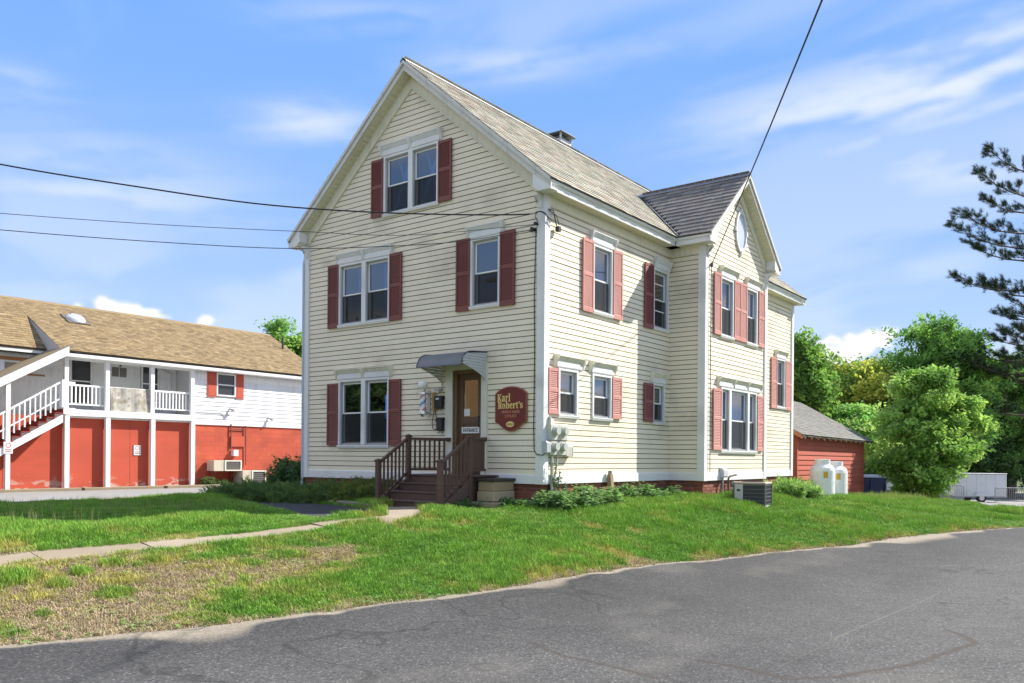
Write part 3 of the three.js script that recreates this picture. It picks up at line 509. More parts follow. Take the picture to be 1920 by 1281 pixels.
// walls: sheathing with openings and separate boards
function wall(name, F, a0, a1, topAt, yTop, single, skip) {
  const holes = HOLES.get(F), EX = .1085, R = rng(name.length * 7 + 3), sh = new THREE.Shape();
  const pts = [[a0, YB], [a1, YB]]; if (topAt) { const h = (a1 - a0) / 2, mid = (a0 + a1) / 2; pts.push([a1, topAt(a1)], [mid, topAt(mid)], [a0, topAt(a0)]); } else pts.push([a1, yTop], [a0, yTop]);
  pts.forEach(([a, y], i) => i ? sh.lineTo(a, y) : sh.moveTo(a, y));
  for (const [p, q, y0, y1] of holes) { const h = new THREE.Path(); h.moveTo(p, y0); h.lineTo(p, y1); h.lineTo(q, y1); h.lineTo(q, y0); sh.holes.push(h); }
  const e = new THREE.ExtrudeGeometry(sh, { depth: .12, bevelEnabled: false });
  e.applyMatrix4(new THREE.Matrix4().makeBasis(F.u, V(0, 1, 0), F.n).setPosition(F.o.clone().addScaledVector(F.n, -.121)));
  const w = part(house, name, e, MT.inner), all = gb();
  const span = y => { if (!topAt) return y <= yTop ? [a0, a1] : null; const mid = (a0 + a1) / 2; let lo = a0, hi = a1; if (topAt(a0) < y) { const t = (topAt(mid) - y) / SL; if (t <= .02) return null; lo = mid - t; hi = mid + t; } return [lo, hi]; };
  for (let k = 0; ; k++) {
    const yb = 1.30 + k * EX, yt = yb + EX; if (!span(yb + .01)) break;
    const ys = [yb, yt], pieces = new Map(); for (const h of holes) for (const y of [h[2], h[3]]) if (y > yb + .002 && y < yt - .002) ys.push(y); ys.sort((a, b) => a - b);
    const joints = []; let jp = a0 + R() * 3.6; while (jp < a1) { joints.push(jp); jp += 3.66; }
    for (let i = 0; i + 1 < ys.length; i++) {
      const p = ys[i], q = ys[i + 1] - (i + 2 === ys.length ? .0145 : 0), m = (p + q) / 2, A = span(p), B = span(Math.min(q, yTop - .001)) ?? (A ? [(A[0] + A[1]) / 2 - .01, (A[0] + A[1]) / 2 + .01] : null); if (!A) continue;
      let segs = [[-1e2, 1e2]];
      for (const [h0, h1, g0, g1] of holes) if (m > g0 && m < g1) segs = segs.flatMap(([s, t]) => [[s, Math.min(t, h0)], [Math.max(s, h1), t]].filter(([s, t]) => t - s > .01));
      segs = segs.map(([s, t]) => [s, t, Math.round(s * 100)]); for (const j of joints) segs = segs.flatMap(([s, t, id]) => j > s + .2 && j < t - .2 ? [[s, j, id], [j, t, id]] : [[s, t, id]]);
      const dOf = y => lerp(.017, .010, (y - yb) / EX);
      segs.forEach(([s, t, id], n) => {
        const l0 = Math.max(s, A[0]), r0 = Math.min(t, A[1]), l1 = Math.max(s, B[0]), r1 = Math.min(t, B[1]); if (r0 - l0 < .005) return; const R1 = Math.max(r1, l1 + .001), x = (n % 2) * .003 + (vn(k * 3.7, n * 9.1 + F.o.x) - .5) * .003;
        const g = single && r0 - l0 > .9 || pieces.has(id) ? (pieces.get(id) ?? pieces.set(id, gb()).get(id)) : all;
        g.hex([F.P(l0, p, -.0005), F.P(r0, p, -.0005), F.P(r0, p, dOf(p) + x), F.P(l0, p, dOf(p) + x)], [F.P(l1, q, -.0005), F.P(R1, q, -.0005), F.P(R1, q, dOf(q) + x), F.P(l1, q, dOf(q) + x)]);
      });
    }
    for (const g of pieces.values()) part(w, 'clapboard', g, MT.siding[Math.floor(R() * 3)]);
  }
  if (all.p.length) { const o = part(w, 'clapboards', all, MT.siding[0]); o.userData.kind = 'stuff'; }
  return w;
}
wall('front_wall', Ff, -HW, 0, x => roofY(x) - .33, 9.5, true);
wall('side_wall', Fs, 0, HL, null, YSOF - .02, true);
wall('wing_return_wall', Fwl, .001, HP, null, YSOF - .02, true);
wall('wing_wall', Fwf, HA, HB, a => wingY(a) - .33, 8.4, true);
wall('wing_far_wall', Fwr, -HP, -.001, null, YSOF - .02, false);
wall('rear_wall', Fb, 0, HW, x => roofY(-x) - .33, 9.5, false);
wall('left_wall', Fl, -HL, 0, null, YSOF - .02, false);
for (const [y, t] of [[1.20, .08], [3.9, .1], [6.46, .1]]) part(house, 'floor', gb().box(-HW + .125, -.125, y - t, y, -HL + .125, -.125), MT.inner);
part(house, 'partition', gb().box(-3.45, -3.35, 1.2, 6.36, -HL + .13, -.13).box(-HW + .13, -3.46, 1.2, 6.36, -4.1, -4.0).box(-3.34, -.13, 1.2, 6.36, -3.6, -3.5).box(-3.34, -.13, 1.2, 6.36, -10.0, -9.9), MT.inner);

// base trim, corner boards, frieze, eaves
(() => {
  const t = YB + .178;
  for (const [F, a, b] of [[Ff, -HW + .001, -.001], [Fs, .001, HA - .036], [Fs, HB + .01, HL], [Fwl, .036, HP - .001], [Fwf, HA + .001, HB - .001], [Fb, 0, HW], [Fl, -HL, 0], [Fwr, -HP, -.04]])
    part(house, 'base_trim', gb().fprism(F, [[YB, -.02], [YB, .042], [t - .02, .042], [t, .033], [t, -.02]], a, b), MT.trim);
  const cb = (F, G, a, sa, b, sb, y1) => part(house, 'corner_board', gb().fbox(F, ...[a, a + sa * .13].sort((p, q) => p - q), YB - .004, y1, .001, .052).fbox(G, ...[b - sb * .0515, b + sb * .115].sort((p, q) => p - q), YB - .004, y1 + .002, .001, .051), MT.trim);
  cb(Ff, Fs, -.0005, -1, 0, 1, YSOF - .002); cb(Ff, Fl, -HW, 1, 0, -1, YSOF - .002); cb(Fwl, Fwf, HP, -1, HA, 1, YSOF - .002); cb(Fwr, Fwf, -HP, 1, HB, -1, YSOF - .002); cb(Fb, Fs, 0, 1, HL, -1, YSOF - .002);
  const eave = (F, a, b, fr0, fr1) => {
    part(house, 'frieze_board', gb().fbox(F, fr0, fr1, YF, YSOF, .002, .038).fbox(F, fr0, fr1, YF - .02, YF, .002, .034), MT.trimOld);
    part(house, 'soffit', gb().fbox(F, a + .002, b - .002, YSOF, YSOF + .018, -.05, .262), MT.soffit);
    part(house, 'fascia', gb().fprism(F, [[YSOF - .008, .262], [YSOF - .008, .282], [YSOF + .09, .29], [YSOF + .11, .325], [YSOF + .165, .345], [YSOF + .182, .345], [YSOF + .182, .262]], a, b), MT.trim);
  };
  eave(Fs, -FO + .001, HA - OV + .035, .12, HA - .001); eave(Fs, HB + OV, HL + .3, HB + .001, HL - .12); eave(Fwl, OV - .035, HP + FO - .001, .031, HP - .128); eave(Fl, -HL - .3, FO, -HL + .1, -.12); eave(Fwr, -HP - FO, -OV, -HP + .1, 0);
  // raking trim of a gable
  const gable = (F, mid, half, topAt, fo, dark) => {
    for (const s of [-1, 1]) {
      const tip = mid + s * (half + OV), line = (u, v, a = tip, b = mid, da = 0) => [[a, topAt(a) - u], [b - s * 0, topAt(b) - u], [b, topAt(b) - v], [a, topAt(a) - v]];
      const plate = (u, v, d0, d1, a, b) => gb().fplate(F, line(u, v, a, b), d0, d1);
      part(house, 'rake_board', plate(.032, .235, fo - .028, fo, tip, mid), MT.rake);
      part(house, 'rake_crown', plate(.028, .105, fo + .001, fo + .035, tip, mid), MT.rake);
      const sg = plate(.225, .24, 0, fo - .029, tip - s * .03, mid); for (let k = 0; k < half / .085; k++) { const a = tip - s * (.12 + k * .1); if ((a - mid) * s < .05) break; sg.fplate(F, line(.24, .252, a, a - s * .05), .03, fo - .06); } part(house, 'rake_soffit', sg, MT.soffit);
      part(house, 'rake_frieze', plate(.2405, .50, .003, .04, mid + s * half, mid).fplate(F, line(.495, .53, mid + s * (half - .01), mid), .003, .055), MT.trimOld);
      // boxed return at the foot of the rake
      const a0 = tip - s * .001, a1 = mid + s * (half - .07), ry = YSOF - .012;
      part(house, 'eave_return', gb().prism([[a0, ry], [a0, topAt(a0) - .20], [a1, topAt(a1) - .236], [a1, ry + .10], [a1 + s * .12, ry]].map(([a, y]) => F.P(a, y, .05)), [[a0, ry], [a0, topAt(a0) - .20], [a1, topAt(a1) - .236], [a1, ry + .10], [a1 + s * .12, ry]].map(([a, y]) => F.P(a, y, fo + .006))), MT.trim);
      const c = mid + s * (half - .06), prof = [[ry, .03], [ry, .19], [ry - .03, .19], [ry - .07, .15], [ry - .13, .10], [ry - .22, .085], [ry - .27, .05], [ry - .27, .03]];
      part(house, 'corbel', gb().fprism(F, prof, c - .045, c + .045), MT.trim);
    }
  };
  gable(Ff, RIDX, HW / 2, roofY, FO); gable(Fwf, WZ, (HB - HA) / 2, wingY, FO); gable(Fb, -RIDX, HW / 2, x => roofY(-x), FO);
  part(house, 'downspout', gb().tube([V(-HW - .08, 6.45, -.12), V(-HW - .06, 6.3, .0), V(-HW - .045, 6.1, .055), V(-HW - .045, 1.2, .055), V(-HW - .045, .72, .055)], .032, 8), M([.5, .53, .57], .5));
})();

// roofs
function course(g, o, e, s, n, t0, t1, i, ex, R, lim, lift = .013) { // one course of shingles; calls put(hex) for each
  const out = []; let t = t0 - R() * .25;
  while (t < t1) {
    const w = .17 + R() * .12, a = Math.max(t, t0), b = Math.min(t + w - .006, t1); t += w; if (b - a < .02) continue;
    const j = (R() - .5) * .016, l = lift + R() * .007, y0 = i * ex + j, y1 = (i + 1) * ex + .02;
    const P = (x, y, h) => o.clone().addScaledVector(e, x).addScaledVector(s, y).addScaledVector(n, h), a1 = lim ? Math.max(a, Math.min(lim(y1), b - .01)) : a;
    out.push([[P(a, y0, 0), P(b, y0, 0), P(b, y1, -.004), P(a1, y1, -.004)], [P(a, y0, l), P(b, y0, l), P(b, y1, .003), P(a1, y1, .003)]]);
  }
  return out;
}
const roofTone = (R, k = 1) => { const q = R(), c = q < .12 ? [.50, .38, .29] : q < .3 ? [.47, .46, .35] : q < .42 ? [.36, .34, .28] : [.52, .48, .38], v = (.72 + .4 * R()) * k; return c.map(x => x * v); };
const roofMat = new THREE.MeshStandardMaterial({ vertexColors: true, roughness: .85, map: T.grain, bumpMap: T.grainBump, bumpScale: .003 });
(() => {
  const cs = 1 / Math.hypot(1, SL), z0 = FO + .02, z1 = -HL - .32, slab = gb();
  for (const s of [-1, 1]) { const tip = RIDX + s * (HW / 2 + OV + .02), q = (x, u, z) => V(x, roofY(x) - u, z); slab.hex([q(tip, .045, z0 - .01), q(RIDX, .045, z0 - .01), q(RIDX, .045, z1), q(tip, .045, z1)], [q(tip, .018, z0 - .01), q(RIDX, .018, z0 - .01), q(RIDX, .018, z1), q(tip, .018, z1)]); }
  const roof = part(house, 'roof', slab, MT.roofEdge);
  for (const s of [1, -1]) {
    const g = gb(); g.c = []; const R = rng(31 + s), tip = RIDX + s * (HW / 2 + OV + .03), o = V(tip, roofY(tip) - .018, z0), e = V(0, 0, -1), up = V(-s * cs, SL * cs, 0), n = V(s * SL * cs, cs, 0), len = (HW / 2 + OV + .03) / cs, ex = .185;
    for (let i = 0; i * ex < len - .02; i++) for (const h of course(g, o, e, up, n, 0, z0 - z1, i, Math.min(ex, ex), R)) { g.col = roofTone(R); g.hex(...h); }
    const m = part(roof, 'shingles', g, roofMat); m.userData.kind = 'stuff';
  }
  part(roof, 'ridge_cap', gb().prism([[-.09, -.075], [0, 0.005], [.09, -.075], [.09, -.06], [0, .02], [-.09, -.06]].map(([x, y]) => V(RIDX + x, RY + .012 + y, z0 + .01)), [[-.09, -.075], [0, 0.005], [.09, -.075], [.09, -.06], [0, .02], [-.09, -.06]].map(([x, y]) => V(RIDX + x, RY + .012 + y, z1))), M([.5, .52, .54], .45, { metalness: .5 }));
  // wing: each slate a piece on the slope in view
  const x1 = HP + FO + .02, xm = y => RIDX + (RY - y) / SL, ws = gb(), wing = (() => {
    for (const s of [-1, 1]) { const tip = WZ + s * ((HB - HA) / 2 + OV + .02), q = (x, a, u) => V(x, wingY(a) - u, -a), xt = xm(wingY(tip)) - .05, xr = xm(WRY) - .05; ws.hex([q(x1, tip, .045), q(x1, WZ, .045), q(xr, WZ, .045), q(xt, tip, .045)], [q(x1, tip, .018), q(x1, WZ, .018), q(xr, WZ, .018), q(xt, tip, .018)]); }
    return part(house, 'wing_roof', ws, MT.roofEdge);
  })();
  const slate = [[.23, .21, .19], [.29, .265, .235], [.185, .17, .16], [.255, .215, .185]].map(c => M(c, .8, { map: T.grain, bumpMap: T.grainBump, bumpScale: .003 }));
  for (const s of [-1, 1]) {
    const R = rng(53 + s), tip = WZ + s * ((HB - HA) / 2 + OV + .03), ytip = wingY(tip) - .018, o = V(x1, ytip, -tip), e = V(-1, 0, 0), up = V(0, SL * cs, s * cs), n = V(0, cs, -s * SL * cs), len = ((HB - HA) / 2 + OV + .03) / cs, ex = .2, g = gb();
    for (let i = 0; i * ex < len - .02; i++) { const y = ytip + (i * ex) * SL * cs; for (const h of course(g, o, e, up, n, 0, x1 - xm(y) - .03, i, ex, R, null, .018)) if (s < 0) part(wing, 'shingle', gb().hex(...h), slate[Math.floor(R() * 4)]); else g.hex(...h); }
    if (s > 0) part(wing, 'shingles', g, slate[0]).userData.kind = 'stuff';
    // valley flashing
    const a = V(xm(wingY(tip)), wingY(tip), -tip), b = V(xm(WRY), WRY, -WZ), side = V(0, 0, -s).multiplyScalar(1), fl = gb();
    const m1 = V(0, SL, -s * -1).normalize(); const dz = V(0, -SL * .11, -s * -.11 * -1), dx = V(.11, -SL * .11, 0), mn = V(SL, 1, 0).normalize();
    fl.quad(a.clone().addScaledVector(mn, .03), b.clone().addScaledVector(mn, .03), b.clone().addScaledVector(mn, .03).add(V(0, 0, -s * -.16)), a.clone().addScaledVector(mn, .03).add(V(0, 0, -s * -.16)));
    part(wing, 'valley_flashing', fl, MT.flash);
  }
  const rc = [[-.12, -.10], [0, 0.01], [.12, -.10], [.12, -.09], [0, .025], [-.12, -.09]];
  part(wing, 'ridge_cap', gb().prism(rc.map(([z, y]) => V(x1 + .01, WRY + .014 + y, -WZ + z)), rc.map(([z, y]) => V(xm(WRY) - .05, WRY + .014 + y, -WZ + z))), M([.27, .28, .31], .45, { metalness: .4 }));
  // chimney with a sheet metal cap
  const cx = -3.78, cz = -5.95, hs = .27, ch = part(house, 'chimney', gb().box(cx - hs + .008, cx + hs - .008, 8.8, 10.02, cz - hs + .008, cz + hs - .008), MT.mortar), R = rng(9), tan = [[.36, .25, .14], [.30, .17, .10], [.42, .31, .19]].map(c => M(c, .95, { map: T.brick }));
  for (let k = 0; k < 15; k++) for (let side = 0; side < 4; side++) for (let i = 0; i < 3; i++) { const y = 9.02 + k * .067, off = (k % 2) * .09 - hs, l = Math.max(-hs, off + i * .18), r = Math.min(hs, off + i * .18 + .172); if (r - l < .03) continue; const d0 = hs - .02, d1 = hs + R() * .004, q = gb(); if (side < 2) q.box(cx + l, cx + r, y, y + .058, side ? cz - d1 : cz + d0, side ? cz - d0 : cz + d1); else q.box(side === 2 ? cx + d0 : cx - d1, side === 2 ? cx + d1 : cx - d0, y, y + .058, cz + l, cz + r); if (k > 9) part(ch, 'brick', q, tan[Math.floor(R() * 3)]); }
  part(ch, 'flue_collar', gb().box(cx - .25, cx + .25, 10.02, 10.12, cz - .25, cz + .25), M([.5, .52, .56], .5, { metalness: .4 }));
  part(ch, 'cap', gb().box(cx - .36, cx + .36, 10.245, 10.262, cz - .36, cz + .36), M([.25, .26, .28], .5, { metalness: .5 }));
  for (const [i, j] of [[-1, -1], [1, -1], [1, 1], [-1, 1]]) part(ch, 'cap_leg', gb().box(cx + i * .25 - .02, cx + i * .25 + .02, 10.12, 10.245, cz + j * .25 - .02, cz + j * .25 + .02), M([.62, .64, .67], .5, { metalness: .4 }));
  part(ch, 'cap_screen', gb().box(cx - .22, cx + .22, 10.12, 10.2, cz - .22, cz + .22), M([.1, .1, .11], .6));
})();

// foundation: bricks
(() => {
  const f = part(house, 'foundation', (() => { const g = gb(); g.box(-HW + .02, -.02, .1, YB - .002, -HL + .02, -.021); g.box(-.01, HP - .021, .1, YB - .003, -HB + .02, -HA - .021); return g; })(), MT.mortar), R = rng(21), rest = gb();
  for (const [F, a0, a1] of [[Ff, -HW, 0], [Fs, .01, HA - .02], [Fwl, .01, HP], [Fwf, HA, HB], [Fs, HB, HL]]) for (let k = 0; k < 9; k++) {
    const y1 = YB - .012 - k * .073, y0 = y1 - .062; let a = a0 - (k % 2) * .105;
    for (; a < a1; a += .212) {
      const l = Math.max(a, a0), r = Math.min(a + .202, a1); if (r - l < .03) continue; const d = -.022 + .010 + (R() - .5) * .005;
      const g = gb().fbox(F, l, r, y0 + (R() - .5) * .003, y1, -.05, d), hid = (F === Ff && l > -2.85 && r < -.6) || (F === Fs && a0 > HB), shown = k < (F === Ff ? (l < -3 ? 2 : 4) : F === Fwf ? 5 : 3) && !hid;
      if (shown) part(f, 'brick', g, MT.brick[Math.floor(R() * 4)]); else rest.fbox(F, l, r, y0, y1, -.05, d);
    }
  }
  part(f, 'brickwork', rest, MT.brick[0]).userData.kind = 'stuff';
})();
console.log('house done');
// ---------------------------------------------------------------- the entrance
const fontB = await new FontLoader().loadAsync('fonts/droid/droid_sans_bold.typeface.json'), fontS = await new FontLoader().loadAsync('fonts/droid/droid_serif_bold.typeface.json');
function letters(text, size, F, a, y, d, depth = .004, font = fontB, sx = 1) {   // text centred on a, standing on y, on a wall frame
  const g = new TextGeometry(text, { font, size, depth, curveSegments: 3, bevelEnabled: false }); g.computeBoundingBox(); const w = g.boundingBox.max.x + g.boundingBox.min.x;
  g.translate(-w / 2, 0, 0); g.scale(sx, 1, 1); g.applyMatrix4(new THREE.Matrix4().makeBasis(F.u, V(0, 1, 0), F.n).setPosition(F.P(a, y, d))); return g;
}
(() => {
  const jm = M([.20, .115, .055], .5, { map: T.wood }), cas = M([.74, .71, .60], .55, { map: T.grime });
  const door = part(house, 'door', (() => { const g = gb(), d0 = -.11, d1 = -.065, f = (a, b, p, q, e = d1) => g.fbox(Ff, a, b, p, q, d0, e); f(-2.12, -2.0, 1.31, 3.27); f(-1.62, -1.51, 1.31, 3.27); f(-2.0, -1.62, 3.15, 3.27, d1 - .001); f(-2.0, -1.62, 2.28, 2.42, d1 - .001); f(-2.0, -1.62, 1.31, 1.5, d1 - .001); f(-2.0, -1.62, 1.5, 2.28, d1 - .018); return g; })(), MT.wood);
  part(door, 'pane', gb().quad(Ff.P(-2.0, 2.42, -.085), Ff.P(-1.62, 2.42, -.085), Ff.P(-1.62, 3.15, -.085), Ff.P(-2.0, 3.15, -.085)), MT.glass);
  part(door, 'handle', gb().tube([Ff.P(-1.55, 2.42, -.064), Ff.P(-1.55, 2.42, -.01), Ff.P(-1.55, 2.36, 0), Ff.P(-1.55, 2.27, 0), Ff.P(-1.55, 2.22, -.01), Ff.P(-1.55, 2.22, -.064)], .012, 8), MT.black);
  part(door, 'notice', gb().fbox(Ff, -1.99, -1.84, 2.44, 2.58, -.084, -.0805), M([.72, .72, .70], .8));
  part(house, 'door_frame', gb().fbox(Ff, -2.2, -2.122, 1.27, 3.35, -.3, -.001).fbox(Ff, -1.508, -1.45, 1.27, 3.35, -.3, -.001).fbox(Ff, -2.122, -1.508, 3.272, 3.35, -.3, -.001), jm);
  part(house, 'threshold', gb().fbox(Ff, -2.2, -1.45, 1.22, 1.305, -.3, .05), M([.09, .06, .045], .7, { map: T.wood }));
  part(house, 'door_casing', gb().fbox(Ff, -2.385, -2.2, 1.125, 3.46, 0, .05).fbox(Ff, -1.45, -1.305, 1.125, 3.46, 0, .05).fbox(Ff, -2.2, -1.45, 3.352, 3.46, 0, .048), cas);
  const s = solo('entrance_sign', gb().fbox(Ff, -2.03, -1.575, 2.09, 2.215, -.064, -.056), M([.78, .77, .73], .5), V(-1.8, 2.06, -.06), 'small white sign with black ENTRANCE lettering on the brown door', 'sign');
  part(s, 'lettering', letters('ENTRANCE', .074, Ff, -1.803, 2.116, -.0555, .002, fontB, .72).translate(1.8, -2.06, .06), MT.black);
})();
// steps with railings
(() => {
  const cm = [[.12, .07, .052], [.135, .078, .058], [.105, .06, .046]].map(c => M(c, .55, { map: T.wood })), post = M([.125, .064, .046], .5, { map: T.wood }), rail = M([.11, .05, .034], .5, { map: T.wood });
  const t = thing('front_steps', 'brown painted entrance steps with balustrades leading up to the door', 'steps', V(-1.85, .67, 1.25)), xl = -2.62, xr = -1.05, zp = .85, y0 = .66, top = 1.275, n = 4, rise = (top - y0) / n, run = .27;
  // landing boards
  for (let k = 0; k < 6; k++) { const z = .055 + k * .136; part(t, 'landing_board', gb().bbox(xl - .02, xr + .06, top - .03, top, z, z + .13, .004), cm[k % 3]); }
  part(t, 'landing_frame', gb().box(xl + .02, xr - .02, y0 - .1, top - .032, .06, zp - .03), cm[2]);
  for (let k = 0; k < n; k++) {
    const y = top - k * rise, z = zp + (k - 1) * run;
    part(t, 'riser', gb().box(xl + .03, xr - .03, k === n - 1 ? y0 - .08 : y - rise, y - .031, z + run - .028, z + run - .004), cm[(k + 1) % 3]);
    if (k > 0) for (const h of [0, 1]) part(t, 'tread', gb().bbox(xl + .0, xr - .0, y - .03, y, z + .002 + h * .14 - .0, z + .137 + h * .15, .006), cm[(k + h) % 3]);
  }
  for (const x of [xl - .012, xr + .012]) part(t, 'stringer', gb().prism([[zp - .02, top - .05], [zp - .02, top - .34], [zp + .78, y0 - .1], [zp + .8, y0 + .09]].map(([z, y]) => V(x - .018, y, z)), [[zp - .02, top - .05], [zp - .02, top - .34], [zp + .78, y0 - .1], [zp + .8, y0 + .09]].map(([z, y]) => V(x + .018, y, z))), cm[0]);
  const newel = (x, z, yb, yt) => { const p = part(t, 'newel_post', gb().bbox(x - .046, x + .046, yb, yt - .05, z - .046, z + .046, .006), post); part(p, 'post_cap', gb().bbox(x - .062, x + .062, yt - .05, yt - .026, z - .062, z + .062, .005).hex([V(x - .055, yt - .026, z - .055), V(x + .055, yt - .026, z - .055), V(x + .055, yt - .026, z + .055), V(x - .055, yt - .026, z + .055)], [V(x - .012, yt, z - .012), V(x + .012, yt, z - .012), V(x + .012, yt, z + .012), V(x - .012, yt, z + .012)]), rail); };
  const zb = zp + .8;
  newel(xl, zb, y0 - .06, 1.575); newel(xr, zb, y0 - .06, 1.575); newel(xl, zp, y0, 2.06); newel(xr, zp, .6, 2.02);
  const bar = (A, B, w, h, m, name) => { const d = B.clone().sub(A), s = V(-d.z, 0, d.x).normalize().multiplyScalar(w / 2), u = V(0, h / 2, 0); const L = P => [P.clone().sub(s).sub(u), P.clone().add(s).sub(u), P.clone().add(s).add(u), P.clone().sub(s).add(u)]; return part(t, name, gb().prism(L(A), L(B)), m); };
  const flight = (A, B, yA0, yB0, num, skipA = .05, skipB = .05) => { // A,B upper rail ends; y..0 lower rail height
    bar(A, B, .065, .05, rail, 'hand_rail'); const a = V(A.x, yA0, A.z), b = V(B.x, yB0, B.z); bar(a, b, .05, .045, rail, 'bottom_rail');
    for (let k = 0; k < num; k++) { const q = (k + 1) / (num + 1), x = lerp(A.x, B.x, q), z = lerp(A.z, B.z, q), yt = lerp(A.y, B.y, q) - .02, yb = lerp(yA0, yB0, q) + .02; part(t, 'baluster', gb().box(x - .015, x + .015, yb, yt, z - .015, z + .015), post); }
  };
  for (const x of [xl, xr]) flight(V(x, 1.965, zp + .045), V(x, 1.515, zb - .045), 1.30, .80, 6);
  flight(V(xl, 1.97, zp - .045), V(-2.27, 1.97, .055), 1.37, 1.37, 7); flight(V(xr, 1.965, zp - .045), V(-1.33, 1.965, .055), 1.37, 1.37, 8);
  for (const x of [-2.27, -1.33]) part(t, 'rail_block', gb().bbox(x - .05, x + .05, 1.93, 2.005, .051, .1, .004), rail);
  // weathered timber base beside the landing
  const tm = [[.42, .32, .18], [.50, .40, .25], [.35, .27, .17]].map(c => M(c, .95, { map: T.wood }));
  const b = thing('timber_landing_base', 'stacked weathered timbers under the landing to the right of the steps', 'timber base', V(-.85, .6, .4));
  const tb = (x0, x1, y0, y1, z0, z1, i) => part(b, 'timber', gb().bbox(x0, x1, y0, y1, z0, z1, .012), tm[i % 3]);
  tb(-1.0, -.62, .99, 1.17, .05, .66, 0); tb(-1.0, -.60, .80, .985, .05, .69, 1); tb(-1.28, -.45, .55, .79, .04, .95, 2);
  part(b, 'cover_board', gb().bbox(-.985, -.58, 1.175, 1.225, .045, .7, .006), M([.06, .045, .04], .7, { map: T.wood }));
  tb(-1.95, -1.35, .56, .72, 1.80, 1.98, 0).userData.label = 'low timber in the grass by the bottom step'; b.children.pop();
})();
// awning: curved sheet with ribbed cheeks
(() => {
  const t = thing('door_awning', 'grey metal awning with curved front and slatted side cheeks over the door', 'awning', V(-1.9, 3.1, 0)), x0 = -2.5, x1 = -1.33, top = M([.155, .165, .195], .45, { map: T.grime, metalness: .2 }), cheek = M([.56, .57, .56], .5, { map: T.grime }), dk = M([.1, .105, .11], .6);
  const prof = []; for (let k = 0; k <= 12; k++) { const u = k / 12; prof.push([lerp(.01, .78, u), 3.665 - .05 * u - .23 * Math.pow(u, 9)]); }
  const g = gb(); for (let k = 0; k < 12; k++) { const [d0, ya] = prof[k], [d1, yb] = prof[k + 1]; g.quad(V(x0, ya, d0), V(x1, ya, d0), V(x1, yb, d1), V(x0, yb, d1)); g.quad(V(x0, ya - .012, d0), V(x0, yb - .012, d1), V(x1, yb - .012, d1), V(x1, ya - .012, d0)); } g.quad(V(x0, prof[12][1], .78), V(x1, prof[12][1], .78), V(x1, prof[12][1] - .03, .785), V(x0, prof[12][1] - .03, .785)); part(t, 'canopy', g, top);
  for (let k = 0; k < 2; k++) { const x = lerp(x0 + .01, x1 - .01, k), r = gb(); r.tube(prof.map(([d, y]) => V(x, y + .006, d)), .011, 6); part(t, 'rib', r, dk); }
  for (const x of [x0 + .006, x1 - .006]) {
    const cur = d => lerp(3.06, 3.40, Math.pow(clamp(d / .76), .55)), yT = d => { for (let k = 0; k < 12; k++) if (d <= prof[k + 1][0]) return lerp(prof[k][1], prof[k + 1][1], (d - prof[k][0]) / (prof[k + 1][0] - prof[k][0])); return prof[12][1]; };
    const ch = gb(), N = 11; const strips = [];
    for (let k = 0; k < N; k++) { // horizontal slats between the curved lower edge and the canopy
      const ya = lerp(3.06, 3.655, k / N), yb = lerp(3.06, 3.655, (k + 1) / N) - .006, end = y => { const low = .76 * Math.pow(clamp((y - 3.06) / .34), 1 / .55); let d = Math.min(low, .76); for (let i = 12; i >= 0; i--) if (prof[i][1] - .012 >= y) { d = Math.min(d, prof[i][0] + .02); break; } return Math.max(.05, Math.min(d, .77)); };
      const ea = end(ya), eb = end(yb); part(t, 'side_slat', gb().prism([V(x - .006, ya, .02), V(x - .006, ya, ea), V(x - .006, yb, eb), V(x - .006, yb, .02)], [V(x + .006, ya, .02), V(x + .006, ya, ea), V(x + .003, yb, eb), V(x + .003, yb, .02)]), cheek);
    }
    const lowEdge = gb(); lowEdge.tube(Array.from({ length: 10 }, (_, k) => { const d = .02 + .74 * k / 9; return V(x, cur(d) - .005, d); }), .012, 6); part(t, 'side_rim', lowEdge, cheek);
  }
})();
